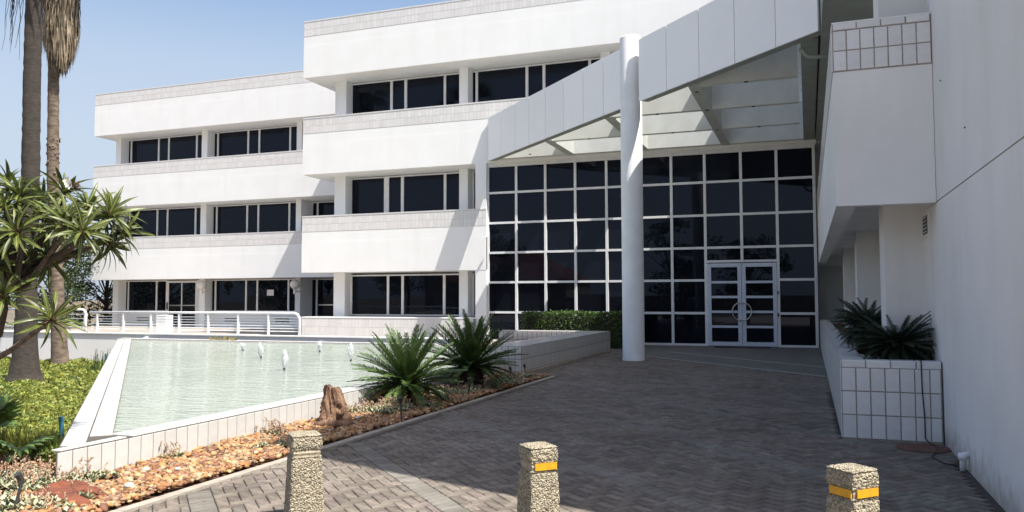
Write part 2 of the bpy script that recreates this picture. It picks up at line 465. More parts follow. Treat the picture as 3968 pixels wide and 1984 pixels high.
def np_mesh(name, verts, nper, mats, faces_per=None, mi=None, smooth=False):
    """many alike pieces in one mesh: verts (k, nper, 3), local faces shared by all pieces"""
    k = verts.shape[0]
    me = bpy.data.meshes.new(name)
    allv = verts.reshape(-1, 3)
    loops = []
    starts = []
    tot = []
    off = 0
    base = (np.arange(k) * nper)[:, None]
    lp = np.concatenate([np.array(f) for f in faces_per])
    li = (base + lp[None, :]).reshape(-1)
    lens = np.array([len(f) for f in faces_per])
    ft = np.tile(lens, k)
    fs = np.concatenate([[0], np.cumsum(ft)[:-1]])
    me.vertices.add(len(allv))
    me.vertices.foreach_set('co', allv.astype(np.float32).ravel())
    me.loops.add(len(li))
    me.loops.foreach_set('vertex_index', li.astype(np.int32))
    me.polygons.add(len(ft))
    me.polygons.foreach_set('loop_start', fs.astype(np.int32))
    me.polygons.foreach_set('loop_total', ft.astype(np.int32))
    me.polygons.foreach_set('use_smooth', np.full(len(ft), smooth, dtype=bool))
    if not isinstance(mats, (list, tuple)):
        mats = [mats]
    for m in mats:
        me.materials.append(m)
    if mi is not None:
        me.polygons.foreach_set('material_index', np.asarray(mi, dtype=np.int32))
    me.update(calc_edges=True)
    return me


def link(name, me, parent=None, loc=None):
    o = bpy.data.objects.new(name, me)
    COL.objects.link(o)
    if parent is not None:
        o.parent = parent
    if loc is not None:
        o.location = loc
    return o


def wpos(o):
    p = Vector((0, 0, 0))
    while o is not None:
        p += o.location
        o = o.parent
    return p


def part(name, mb, mats, parent, smooth=False, label=None, stuff=False):
    """mb is in world coordinates; parent roots are never rotated before copying"""
    off = wpos(parent)
    mb.v = [(x - off.x, y - off.y, z - off.z) for x, y, z in mb.v]
    o = link(name, mesh_of(name, mb, mats, smooth), parent)
    if label:
        o['label'] = label
    if stuff:
        o['kind'] = 'stuff'
    return o


def thing(name, label, cat, loc, group=None):
    o = link(name, None, None, loc)
    o.empty_display_size = 0.2
    o['label'] = label
    o['category'] = cat
    if group:
        o['group'] = group
    return o


def solo(name, mb, mats, label, cat, smooth=False, group=None, loc=(0, 0, 0)):
    mb.v = [(x - loc[0], y - loc[1], z - loc[2]) for x, y, z in mb.v]
    o = link(name, mesh_of(name, mb, mats, smooth), None, loc)
    o['label'] = label
    o['category'] = cat
    if group:
        o['group'] = group
    return o


def struct(name, mb, mats, kind='structure', smooth=False):
    o = link(name, mesh_of(name, mb, mats, smooth))
    o['kind'] = kind
    return o


def shrink(p):
    return Vector(p)


def screen(p):
    d = Vector(p) - CAM
    z = d.dot(_f)
    if z < 0.3:
        return None
    return (0.5 + 3120 / 3968 * d.dot(_r) / z, 0.5 - 3120 / 1984 * d.dot(_u) / z, z)


class Pieces:
    """alike flat pieces (tiles, pavers): the 300 that show largest become parts, the rest one stuff part"""

    def __init__(self, parent, name, mats, thick, bevel=0.004, reserve=0):
        self.p, self.name, self.mats, self.th, self.bev = parent, name, mats, thick, bevel
        self.items = []
        self.reserve = reserve

    def add(self, c, U, V, w, h, mi=0, tilt=0.0, dz=0.0):
        U = Vector(U).normalized(); V = Vector(V).normalized()
        N = U.cross(V).normalized()
        if tilt:
            N = (N + Vector((random.gauss(0, tilt), random.gauss(0, tilt), random.gauss(0, tilt)))).normalized()
            U = (U - N * U.dot(N)).normalized()
            V = N.cross(U)
        c = Vector(c) + N * dz
        s = screen(c)
        a = -1.0
        if s and -0.01 < s[0] < 1.01 and -0.01 < s[1] < 1.01:
            a = w * h * abs(N.dot((CAM - c).normalized())) / s[2] ** 2
            if N.dot(CAM - c) < 0:
                a = -1.0
        self.items.append((a, c, U, V, N, w, h, mi))

    def strip(self, o, U, V, nu, nv, pu, pv, joint=0.008, mi=0, tilt=0.0):
        U = Vector(U); V = Vector(V); o = Vector(o)
        for j in range(nv):
            for i in range(nu):
                self.add(o + U * ((i + .5) * pu) + V * ((j + .5) * pv), U, V, pu - joint, pv - joint, mi, tilt)

    def unit(self):
        # unit slab: bottom at n=0, top at n=1, with a chamfer
        return None

    def slab(self, w, h):
        b, t = self.bev, self.th
        x, y = w / 2, h / 2
        v = [(-x, -y, -0.004), (x, -y, -0.004), (x, y, -0.004), (-x, y, -0.004),
             (-x, -y, t - b), (x, -y, t - b), (x, y, t - b), (-x, y, t - b),
             (-x + b, -y + b, t), (x - b, -y + b, t), (x - b, y - b, t), (-x + b, y - b, t)]
        f = [(0, 1, 5, 4), (1, 2, 6, 5), (2, 3, 7, 6), (3, 0, 4, 7), (4, 5, 9, 8), (5, 6, 10, 9), (6, 7, 11, 10), (7, 4, 8, 11), (8, 9, 10, 11)]
        return v, f

    def finish(self, limit=300):
        self.items.sort(key=lambda q: -q[0])
        off = wpos(self.p)
        cache = {}
        take = [q for q in self.items if q[0] > 0][:limit - self.reserve]
        n = len(take)
        rest = self.items[n:]
        for a, c, U, V, N, w, h, mi in take:
            k = (round(w, 3), round(h, 3), mi)
            if k not in cache:
                mb = MB()
                v, f = self.slab(w, h)
                mb.add(v, f)
                cache[k] = mesh_of(self.name, mb, self.mats[mi])
            o = link(self.name, cache[k], self.p)
            M = Matrix((U, V, N)).transposed().to_4x4()
            M.translation = c - off
            o.matrix_local = M
        if rest:
            vv = np.zeros((len(rest), 12, 3))
            mi = []
            for q, (a, c, U, V, N, w, h, m_) in enumerate(rest):
                v, f = self.slab(w, h)
                R = np.array((U, V, N))
                vv[q] = np.array(v) @ R + np.array(c - off)
                mi.extend([m_] * 9)
            me = np_mesh(self.name, vv, 12, self.mats, f, mi)
            o = link(self.name + "s_beyond", me, self.p)
            o['kind'] = 'stuff'


X, Y, Z = Vector((1, 0, 0)), Vector((0, 1, 0)), Vector((0, 0, 1))
S2 = math.sqrt(0.5)
DU, DV = Vector((S2, S2, 0)), Vector((-S2, S2, 0))     # diagonal axes of the paving, the canopy edge and the bollards

# ------------------------------------------------------------------ ground
GZ = -0.72
mb = MB()
mb.add([(-900, -700, GZ), (900, -700, GZ), (900, 900, GZ), (-900, 900, GZ)], [(0, 1, 2, 3)])
struct('ground', mb, EARTH)
mb = MB()
mb.box(-40, 45, -60, 2.2, -0.9, -0.02)
struct('driveway', mb, ASPHALT)

# lawn ground: falls away from the pool towards the terrace wall


def lawn_z(x, y):
    return -0.62 * min(1.0, max(0.0, (y - 6.5) / 9.0)) - 0.02


mb = MB()
gx = np.linspace(-46, -6.3, 60)
gy = np.linspace(2.2, 22.0, 40)
vv = [(x, y, lawn_z(x, y) - (0.0 if x + y < -0.95 else 0.3)) for y in gy for x in gx]
ff = [(j * 60 + i, j * 60 + i + 1, (j + 1) * 60 + i + 1, (j + 1) * 60 + i) for j in range(39) for i in range(59)]
mb.add(vv, ff)
struct('lawn_ground', mb, SOIL)

# gravel bed ground
mb = MB()
mb.prism([(-6.35, 2.2), (-5.1, 2.2), (-5.1, 16.32), (-6.35, 16.32)], -0.3, 0.0)
mb.prism([(-12.0, 2.2), (-6.36, 2.2), (-6.36, 5.45), (-6.9, 6.0), (-9.5, 6.6), (-12.0, 7.0)], -0.3, -0.006)
struct('gravel_bed_soil', mb, SOIL)

# ------------------------------------------------------------------ paving
pav = MB()
pav.prism([(-5.05, 2.2), (1.4, 2.2), (1.4, 10.2), (0.33, 10.2), (0.33, 28.2), (-9.2, 28.2), (-9.2, 24.6), (-5.73, 24.6), (-5.73, 16.25), (-5.05, 16.25)], -0.3, -0.014)
paving = struct('paving', pav, SAND)


def inside_pav(x, y):
    if x + y > 18.15:
        return False
    if x > 0.33 and y > 10.2:
        return False
    if y > 16.25 and x < -5.75:
        return False
    return True


pp = Pieces(paving, 'paver', [PAVER, PAVER_GREY], 0.014, 0.006)
PER = 1.768
w_ = 0.1


def clip_add(u0, u1, v0, v1, mi):
    uc, vc = (u0 + u1) / 2, (v0 + v1) / 2
    c = DU * uc + DV * vc
    if not ((-4.93 if c.y < 16.35 else -5.64) < c.x < 1.36 and 2.25 < c.y < 24.6) or not inside_pav(c.x, c.y):
        return
    # trim pieces that would poke through the kerb line or walls
    if u1 - u0 < 0.03 or v1 - v0 < 0.03:
        return
    dz = random.gauss(-0.0145, 0.0014)
    if u1 - u0 >= v1 - v0:
        pp.add((c.x, c.y, dz), DU, DV, u1 - u0 - 0.006, v1 - v0 - 0.006, mi, 0.006)
    else:
        pp.add((c.x, c.y, dz), DV, -DU, v1 - v0 - 0.006, u1 - u0 - 0.006, mi, 0.006)


for k in range(-2, 7):
    us = 2.26 + k * PER
    if us > 13.2:
        continue
    for j in range(-40, 240):
        v = j * w_ - 2
        clip_add(us - 0.1, us + 0.1, v, v + w_, 1)
    a0, a1 = us + 0.1, us + PER - 0.1
    nx = int(math.ceil((a1 - a0) / w_))
    for ix in range(-1, nx + 1):
        for iy in range(-60, 250):
            r = (ix - iy) % 4
            u = a0 + ix * w_
            v = iy * w_ - 2
            if r == 0:
                clip_add(max(a0, u), min(a1, u + 2 * w_), v, v + w_, 0)
            elif r == 3:
                clip_add(max(a0, u), min(a1, u + w_), v, v + 2 * w_, 0)
pp.finish()

# smooth concrete apron in front of the doors with pale strips in it
ap = MB()
ap.prism([(-0.05 + 18.2 - 18.2, 18.2), (0.33, 17.87), (0.33, 28.05), (-6.0, 28.05), (-6.0, 24.9), (-6.0, 24.2)], -0.1, 0.0)
struct('entrance_apron', ap, CONCRETE)
for c_ in (18.28, 20.62):
    s = MB()
    x0_, x1_ = max(-5.9, c_ - 24.6), 0.325
    s.prism([(x1_, c_ - x1_), (x1_ + 0.0, c_ - x1_ + 0.10), (x0_, c_ - x0_ + 0.10), (x0_, c_ - x0_)], -0.05, 0.006)
    struct('apron_strip', s, LINE)

kb = MB()
for i in range(16):
    y0 = 2.2 + i * 0.9
    kb.box(-5.10, -5.0, y0, min(y0 + 0.895, 16.25), -0.2, 0.012)
struct('kerb', kb, KERB)

# ------------------------------------------------------------------ facade helper
FY_MID, FY_LEFT = 27.98, 34.0


def window(parent, x0, x1, z0, z1, y, mull, door=None, name='window'):
    """one glazed opening: frame with its panes; mull = pane edges as (x0,x1) pairs; frame bars fill what is left"""
    fr = MB()
    b = 0.055
    fr.box(x0, x1, y - 0.03, y + 0.05, z1 - b, z1)
    fr.box(x0, x1, y - 0.03, y + 0.05, z0, z0 + b)
    edges = [x0] + [e for p in mull for e in p] + [x1]
    for i in range(0, len(edges), 2):
        a, c = edges[i], edges[i + 1]
        if c - a > 0.004:
            fr.box(a, c, y - 0.028, y + 0.048, z0 + b, z1 - b)
    f = part(name, fr, FRAME, parent)
    for a, c in mull:
        p = MB()
        t = random.uniform(-0.004, 0.004)
        p.obox(((a + c) / 2, y + 0.02, (z0 + z1) / 2), (1, 0, 0), (0, t, 1), (0, 1, -t), c - a + 0.01, z1 - z0 - 2 * b + 0.01, 0.012)
        part('pane', p, GLASS, f)
    return f


def fascia(parent, tiles, x0, x1, y0, y1, z0, z1, tz, zslab=None):
    """projecting parapet band: plaster below, two rows of tiles above"""
    m = MB()
    m.box(x0, x1, y0, y1, z0, tz)
    m.box(x0 - 0.0, x1 + 0.0, y0 + 0.006, y1, tz, z1 - 0.0)
    # shallow plaster step under the tiles
    m.box(x0 - 0.004, x1, y0 - 0.005, y0 + 0.1, z0 + 0.002, tz - 0.42)
    o = part('parapet', m, PLASTER, parent)
    g = MB()
    g.box(x0 + 0.001, x1 - 0.001, y0 - 0.001, y0 + 0.006, tz + 0.003, z1 - 0.02)
    part('grout_bed', g, GROUT_F, parent)
    c = MB()
    c.box(x0 - 0.012, x1, y0 - 0.014, y0 + 0.3, z1 - 0.02, z1 + 0.03)
    part('coping', c, TILE_FACADE, parent)
    nu = int((x1 - x0) / 0.155)
    tiles.strip((x0, y0 - 0.001, tz + 0.004), X, Z, nu, 2, (x1 - x0) / nu, (z1 - tz - 0.028) / 2, 0.011)


# ------------------------------------------------------------------ left office block
lb = thing('office_block', 'lower white office block set back behind the railing, with three parapet bands', 'building', (-28, 36, 0))
lt = Pieces(lb, 'tile', [TILE_FACADE], 0.0045, 0.0012)
for z0, tz, z1 in ((2.70, 4.36, 4.99), (6.73, 8.42, 9.06), (10.77, 12.50, 13.13)):
    fascia(lb, lt, -37.5, -19.5 if z0 > 0 else -17, FY_LEFT, FY_LEFT + 2.2, z0, z1, tz)
lt.finish()
m = MB()
m.box(-36.4, -18.6, 36.25, 48, 0, 12.9)
m.box(-37.5, -18.6, 36.25, 48, 10.77, 13.0)
m.box(-37.45, -18.6, 36.2, 48, 6.73, 8.9)
m.box(-37.45, -18.6, 36.2, 48, 2.70, 4.9)
part('body', m, PLASTER, lb)
levels = ((0.1, 2.70), (4.95, 6.73), (9.02, 10.77))
for zi, (z0, z1) in enumerate(levels):
    for px0, px1 in ((-36.84, -36.47), (-30.78, -30.40), (-24.68, -24.37)):
        pm = MB()
        pm.box(px0, px1, 34.9, 36.24, z0, z1)
        part('pier', pm, PLASTER, lb)
    for b0, b1 in ((-36.47, -30.78), (-30.40, -24.68)):
        L = b1 - b0
        zz0 = z0 if zi else 0.95
        if zi == 0 and b0 < -36:
            mull = [(b0 + .03, b0 + .17), (b0 + .25, b0 + 2.20), (b0 + 2.30, b0 + 2.92)]
            window(lb, b0, b0 + 3.0, zz0, z1 - 0.03, 35.46, mull)
            mull = [(b1 - .43, b1 - .05)]
            window(lb, b1 - .62, b1, zz0, z1 - 0.03, 35.46, mull)
            # glazed double door onto the terrace
            d = MB()
            x0, x1, xm = b0 + 3.0, b1 - .62, b0 + 4.03
            for a, c in ((x0, x0 + .13), (xm - .03, xm + .03), (x1 - .1, x1)):
                d.box(a, c, 35.42, 35.50, 0.1, z1 - 0.05)
            d.box(x0 + .13, xm - .03, 35.425, 35.495, z1 - .17, z1 - .06)
            d.box(xm + .03, x1 - .1, 35.425, 35.495, z1 - .17, z1 - .06)
            dd = part('terrace_door', d, FRAME, lb)
            for a, c in ((x0 + .13, xm - .03), (xm + .03, x1 - .1)):
                for h0, h1 in ((0.25, 1.25), (1.31, z1 - .17)):
                    q = MB(); q.box(a, c, 35.45, 35.47, h0, h1)
                    part('pane', q, GLASS, dd)
                q = MB(); q.box(a, c, 35.44, 35.48, 1.25, 1.31)
                part('rail', q, STEEL, dd)
                q = MB(); q.box(a, c, 35.43, 35.49, 0.1, 0.25)
                part('kick_plate', q, DARKMETAL, dd)
            q = MB(); q.box(x0 + .03, x0 + .09, 35.36, 35.42, 1.05, 1.45)
            part('handle', q, DARKMETAL, dd)
            segs = ((b0, b0 + 3.0), (b1 - .62, b1))
        else:
            if b0 < -36:
                mull = [(b0 + .0, b0 + .15), (b0 + .25, b0 + 2.15), (b0 + 2.25, b0 + 2.87), (b0 + 2.97, b0 + 4.82), (b0 + 4.93, b1 - .02)]
            else:
                mull = [(b0 + .0, b0 + .19), (b0 + .29, b0 + 2.20), (b0 + 2.30, b0 + 2.92), (b0 + 3.02, b0 + 4.88), (b0 + 4.98, b1 - .15)]
            window(lb, b0, b1, zz0, z1 - 0.03, 35.46, mull)
            segs = ((b0, b1),)
        if zi == 0:
            for s0, s1 in segs:
                q = MB(); q.box(s0, s1, 35.40, 35.6, 0.1, 0.95)
                part('sill_wall', q, PLASTER, lb)
            for vx in (b0 + 1.35, b0 + 4.6):
                if b0 < -36 and vx > b0 + 3:
                    continue
                q = MB(); q.box(vx - .42, vx + .42, 35.385, 35.405, 0.38, 0.66)
                vo = part('vent', q, DARKMETAL, lb)
                for kk in range(4):
                    q = MB(); q.box(vx - .42, vx + .42, 35.35, 35.384, 0.40 + kk * .07, 0.425 + kk * .07)
                    part('louvre', q, WHITEMETAL, vo)
    # bay behind the projecting block
    zz0 = z0
    q = window(lb, -24.36, -18.62, zz0, z1 - 0.03, 35.92,
               [(-24.34, -24.10), (-24.0, -22.9), (-22.84, -21.6), (-21.5, -18.7)])
    if zi == 0:
        q = MB()
        q.box(-24.0, -22.9, 35.88, 35.9, 1.28, 1.34)
        q.box(-22.84, -21.6, 35.88, 35.9, 1.28, 1.34)
        part('door_rail', q, STEEL, lb)

# ------------------------------------------------------------------ projecting block
mbk = thing('office_block', 'taller white office block projecting forward beside the glazed entrance', 'building', (-15, 30, 0))
mt = Pieces(mbk, 'tile', [TILE_FACADE], 0.0045, 0.0012)
fascia(mbk, mt, -19.48, -11.31, FY_MID, FY_MID + 1.5, 2.70, 4.99, 4.36)
fascia(mbk, mt, -19.48, 1.38, FY_MID, FY_MID + 1.5, 6.73, 9.06, 8.42)
fascia(mbk, mt, -19.48, 1.38, FY_MID, FY_MID + 1.5, 10.77, 13.13, 12.50)
# tiled base below the ground floor windows
q = MB(); q.box(-19.45, -11.31, FY_MID + .004, FY_MID + 1.2, 0.1, 0.86); part('base_wall', q, PLASTER, mbk)
q = MB(); q.box(-19.45, -11.31, FY_MID - .001, FY_MID + .004, 0.14, 0.86); part('grout_bed', q, GROUT_F, mbk)
q = MB(); q.box(-19.46, -11.31, FY_MID - .016, FY_MID + 1.22, 0.86, 0.90); part('coping', q, PLASTER, mbk)
mt.strip((-19.45, FY_MID - .001, 0.145), X, Z, 52, 2, 8.14 / 52, 0.355, 0.011)
mt.finish()
q = MB()
q.box(-18.5, 8, 29.85, 48, 0, 12.9)
q.box(-19.48, 8, 29.49, 33.98, 2.71, 4.95)
q.box(-19.48, 8, 29.49, 33.98, 6.74, 9.0)
q.box(-19.48, 8, 29.49, 33.98, 10.78, 13.05)
part('body', q, PLASTER, mbk)
q = MB(); q.box(-11.76, -11.31, FY_MID + .002, 29.8, 0.9, 2.70); part('pier', q, PLASTER, mbk)
q = MB(); q.box(-11.76, -11.31, FY_MID + .002, 29.8, 5.02, 6.73); part('pier', q, PLASTER, mbk)
for zi, (z0, z1) in enumerate(((0.9, 2.70), (4.95, 6.73), (9.02, 10.77))):
    xs = [(-18.54, -18.01), (-12.84, -12.47)] + ([(-7.1, -6.73), (-1.4, -1.0)] if zi == 2 else [])
    for a, c in xs:
        q = MB(); q.box(a, c, 28.9, 29.84, z0, z1); part('pier', q, PLASTER, mbk)
    if zi == 2:
        window(mbk, -18.01, -12.84, z0, z1 - .03, 29.4, [(-18.13, -16.19), (-16.08, -15.53), (-15.41, -13.74), (-13.64, -12.9)])
        for b0 in (-12.47, -6.73):
            window(mbk, b0, b0 + 5.36, z0, z1 - .03, 29.4, [(b0 + .0, b0 + .13), (b0 + .23, b0 + 2.25), (b0 + 2.36, b0 + 2.95), (b0 + 3.06, b0 + 4.78), (b0 + 4.88, b0 + 5.3)])
    elif zi == 1:
        window(mbk, -18.01, -12.84, z0, z1 - .03, 29.4, [(-18.0, -16.46), (-16.23, -15.67), (-15.54, -13.73), (-13.62, -12.9)])
        window(mbk, -12.47, -11.77, z0, z1 - .03, 29.4, [(-12.40, -11.8)])
    else:
        window(mbk, -18.01, -12.84, 0.93, z1 - .08, 29.4, [(-17.95, -16.3), (-16.2, -15.63), (-15.52, -13.76), (-13.65, -12.9)])
        window(mbk, -12.47, -11.77, 0.93, z1 - .08, 29.4, [(-12.40, -11.8)])

# ------------------------------------------------------------------ glazed entrance wall
GY = 28.18
cw = thing('glass_entrance_wall', 'tall dark glass wall in a white grid with the double entrance door', 'glass wall', (-5.5, GY, 0))
cols = [-11.31, -10.17, -9.03, -7.89, -6.73, -5.57, -4.42, -3.28, -2.08, -0.93, 0.24]
rows = [0.03, 1.11, 2.23, 3.34, 4.46, 5.60, 6.62]
fr = MB()
for i, x in enumerate(cols):
    if i == 8:
        fr.box(x - .045, x + .045, GY - .07, GY + .06, 2.86, 6.66)
    else:
        fr.box(x - .045, x + .045, GY - .07, GY + .06, 0, 6.66)
for j, z in enumerate(rows):
    for i in range(10):
        if i in (7, 8) and j < 3:
            continue
        a, c = cols[i] + .045, cols[i + 1] - .045
        fr.box(a, c, GY - .066, GY + .056, z - .04, z + .04)
fr.box(cols[7] + .045, cols[8] - .045, GY - .066, GY + .056, 2.83, 2.91)
fr.box(cols[8] - .045, cols[9] - .045, GY - .066, GY + .056, 2.83, 2.905)
fr.box(-11.36, 0.33, GY - .12, GY + .2, 6.66, 6.80)
part('mullion_grid', fr, FRAME, cw)
for i in range(10):
    for j in range(6):
        if i in (7, 8) and j < 2:
            continue
        z0, z1 = rows[j] + .03, rows[j + 1] - .03
        if i in (7, 8) and j == 2:
            z0 = 2.9
        q = MB()
        t, s = random.gauss(0, .0022), random.gauss(0, .0022)
        q.obox(((cols[i] + cols[i + 1]) / 2, GY + .01, (z0 + z1) / 2), (1, s, 0), (0, t, 1), (-s, 1, -t), cols[i + 1] - cols[i] - .06, z1 - z0, 0.014)
        part('pane', q, GLASS, cw)
# double door
dx0, dx1, dm, dz = cols[7] + .05, cols[9] - .05, (cols[7] + cols[9]) / 2, 2.80
for s, (a, c) in enumerate(((dx0, dm - .006), (dm + .006, dx1))):
    q = MB()
    q.box(a, a + .125, GY - .095, GY + .0, 0.015, dz)
    q.box(c - .125, c, GY - .095, GY + .0, 0.015, dz)
    q.box(a + .125, c - .125, GY - .093, GY - .002, dz - .13, dz)
    q.box(a + .125, c - .125, GY - .093, GY - .002, 0.015, 0.15)
    hs = [0.15, 0.66, 1.16, 1.66, 2.16, dz - .13]
    for zz in hs[1:-1]:
        q.box(a + .125, c - .125, GY - .09, GY - .005, zz - .04, zz + .04)
    leaf = part('door_leaf', q, DOORFRAME, cw)
    for k in range(5):
        p = MB()
        p.box(a + .12, c - .12, GY - .055, GY - .04, hs[k] + .035, hs[k + 1] - (.035 if k < 4 else 0))
        part('pane', p, GLASS, leaf)
    # half of the ring handle
    p = MB()
    sg = -1 if s == 0 else 1
    pts = []
    for k in range(15):
        t = math.pi * k / 14
        pts.append((dm + sg * (.03 + math.sin(t) * .28), GY - .16, 1.17 + math.cos(t) * .30))
    p.tube(pts, 0.02, 8)
    for zz in (1.47, 0.87):
        p.tube([(dm + sg * .05, GY - .16, zz), (dm + sg * .05, GY - .09, zz)], .02, 8)
    part('ring_handle', p, STEEL, leaf, True)
q = MB()
q.box(dx1 + .005, dx1 + .05, GY - .11, GY - .07, 1.0, 1.12)
q.box(dx1 + .005, dx1 + .05, GY - .11, GY - .07, 1.75, 1.85)
part('door_hinge', q, DARKMETAL, cw)
q = MB(); q.box(-2.95, -1.2, 27.2, 27.9, 0.0, 0.02)
solo('door_mat', q, MAT_RUBBER, 'dark mat on the floor in front of the double glass door', 'mat')

# ------------------------------------------------------------------ canopy
cn = thing('entrance_canopy', 'white panelled entrance canopy with open grid of beams over the doors', 'canopy', (-5, 23, 6.78))
CC = 16.68
zc0, zc1 = 6.79, 8.43
lefts = [-11.2, -10.36, -9.51, -8.73, -7.86, -6.99, -6.14, -5.33, -4.66]
rights = [-4.08, -3.21, -2.30, -1.42, -0.53, 0.28]
for lst in (lefts, rights):
    for a, c in zip(lst[:-1], lst[1:]):
        q = MB()
        mid = Vector(((a + c) / 2, CC - (a + c) / 2, (zc0 + zc1) / 2))
        q.obox(mid - DU * 0.0 + DU * .02, DV, Z, DU, (c - a) / S2 - .022, zc1 - zc0, .04)
        part('panel', q, FASCIA, cn)
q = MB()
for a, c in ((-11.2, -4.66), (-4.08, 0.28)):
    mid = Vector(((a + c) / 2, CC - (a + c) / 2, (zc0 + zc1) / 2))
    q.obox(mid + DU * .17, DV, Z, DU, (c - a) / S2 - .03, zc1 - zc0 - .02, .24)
part('edge_beam', q, BEAM_SHADE, cn)


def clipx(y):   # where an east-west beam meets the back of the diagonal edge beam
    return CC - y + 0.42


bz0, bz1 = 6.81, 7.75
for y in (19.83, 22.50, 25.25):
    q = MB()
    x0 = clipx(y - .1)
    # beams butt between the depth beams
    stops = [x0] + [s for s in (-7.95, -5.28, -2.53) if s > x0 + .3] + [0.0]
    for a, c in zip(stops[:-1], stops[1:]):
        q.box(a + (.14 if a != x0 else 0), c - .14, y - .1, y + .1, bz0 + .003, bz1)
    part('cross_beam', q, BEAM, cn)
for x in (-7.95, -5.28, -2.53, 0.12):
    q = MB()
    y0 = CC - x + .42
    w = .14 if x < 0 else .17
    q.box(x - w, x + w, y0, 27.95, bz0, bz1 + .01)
    part('depth_beam', q, BEAM_HALF_SHADE if x < 0 else BEAM_SHADE, cn)
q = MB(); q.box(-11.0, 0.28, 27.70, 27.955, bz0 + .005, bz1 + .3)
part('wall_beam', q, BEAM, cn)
for x, y in ((-2.53, 20.4), (-2.53, 22.5), (-2.53, 25.25), (-1.3, 22.5), (-1.3, 25.25), (-1.3, 19.83), (-3.9, 22.5), (-3.9, 25.25), (-6.6, 25.25), (-9.3, 27.2)):
    q = MB()
    q.lathe((x, y, bz0 - .012), [(.05, 0), (.05, .02)], 12)
    part('downlight', q, DARKMETAL, cn)

cl = MB()
cl.lathe((-4.36, 21.14, 0), [(.30, -.05), (.30, 0.02), (.288, .05), (.288, 4.3), (.288, 8.6), (.27, 8.64), (.05, 8.66)], 48)
o = solo('column', cl, COLUMN, 'tall round white column standing under the canopy edge', 'column', True)
for p_ in o.data.polygons:
    if abs(p_.normal.z) > .8:
        p_.use_smooth = False

# ------------------------------------------------------------------ right wing
rw = thing('office_wing', 'white building wing at right with tiled balcony band and long plain wall', 'building', (2, 14, 0))
rt = Pieces(rw, 'tile', [TILE, TILE_FACADE], 0.010, 0.004)
H_ = 12.45
q = MB()
# plain wall in panels with open joints between them (upper panels sit above a joint at 2.73)
q.box(1.4, 1.6, 5.12, 10.44, 2.745, H_)
part('wall_panel', q, PLASTER_SIDE, rw)
q = MB(); q.box(1.4, 1.6, 5.12, 11.5, -0.3, 2.73); part('wall_panel', q, PLASTER_SIDE, rw)
q = MB(); q.box(1.6, 14, 5.12, 48, -0.3, H_); q.box(1.5, 1.6, 10.46, 48, -0.3, H_); part('body', q, PLASTER_SIDE, rw)
q = MB(); q.box(1.415, 1.6, 5.2, 10.6, 2.70, 2.78); q.box(1.43, 1.6, 10.40, 10.5, 2.7, 12.3); part('joint_filler', q, GROUT, rw)
# balcony band along the wing
q = MB()
q.box(.33, 1.395, 10.30, 10.5, 2.73, 4.34)
q.box(.33, .55, 10.5, 27.95, 2.73, 4.34)
q.box(.336, 1.395, 10.306, 10.5, 4.34, 4.93)
q.box(.336, .55, 10.5, 27.95, 4.34, 4.93)
q.box(.55, 1.5, 10.5, 27.95, 3.0, 3.2)
part('balcony_band', q, PLASTER_SIDE, rw)
q = MB()
q.box(.331, 1.394, 10.299, 10.306, 4.345, 4.93)
q.box(.329, .336, 10.306, 27.95, 4.345, 4.93)
part('grout_bed', q, GROUT, rw)
rt.strip((.335, 10.299, 4.352), X, Z, 7, 2, 1.055 / 7, .245, 0.013)
for i in range(4):
    rt.add((.335 + (i + .5) * .264, 10.299, 4.89), X, Z, .252 if i < 3 else .24, .075)
rt.strip((.329, 27.94, 4.352), -Y, Z, 113, 2, 17.63 / 113, .245, 0.01)
rt.strip((.329, 27.94, 4.85), -Y, Z, 56, 1, 17.63 / 56, .08, 0.01)
q = MB()
q.box(.325, 1.39, 10.295, 10.51, 4.93, 4.95)
q.box(.325, .56, 10.51, 27.95, 4.93, 4.95)
part('coping', q, TILE, rw)
rt.finish()
# upper bands (above the frame): they throw the shade on the forecourt
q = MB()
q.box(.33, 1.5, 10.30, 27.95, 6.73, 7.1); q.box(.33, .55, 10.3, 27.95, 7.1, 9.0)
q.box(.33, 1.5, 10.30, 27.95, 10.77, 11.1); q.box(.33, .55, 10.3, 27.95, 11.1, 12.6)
part('upper_band', q, BEAM_SHADE, rw)  # soffit shade is put into this dark colour
for y0, y1 in ((11.5, 12.25), (17.9, 18.6), (24.2, 24.9)):
    q = MB()
    q.box(.94, 1.5, y0, y1, 0.5, 3.0)
    part('pier', q, PLASTER_SIDE, rw)
    q = MB()
    q.box(.94, 1.5, y0, y1, 3.2, 6.73)
    part('pier', q, PLASTER_SIDE, rw)
q = MB(); q.box(1.385, 1.41, 10.95, 11.42, 2.38, 2.70); vo = part('vent', q, FRAME, rw)
q = MB(); q.box(1.378, 1.386, 11.0, 11.37, 2.43, 2.65); part('vent_opening', q, DARKMETAL, vo)
for k in range(5):
    q = MB(); q.obox((1.374, 11.185, 2.455 + k * .044), (0, 1, 0), (.7, 0, .7), (.7, 0, -.7), .36, .028, .006)
    part('louvre', q, FRAME, vo)
for y, z in ((9.74, 4.00), (8.41, 3.22)):
    q = MB(); q.tube([(1.402, y, z), (1.388, y, z)], .008, 7)
    part('fixing_plug', q, DARKMETAL, rw)
# gutter pipe above the balcony
q = MB()
q.tube([(.6, 17.2, 6.50), (.2, 17.2, 6.50), (.10, 17.2, 6.52), (.04, 17.2, 6.58), (.0, 17.2, 6.66), (-.08, 17.2, 6.68)], .042, 10)
solo('drain_pipe', q, BEAM_SHADE, 'grey elbow drain pipe under the right end of the canopy', 'pipe', True)

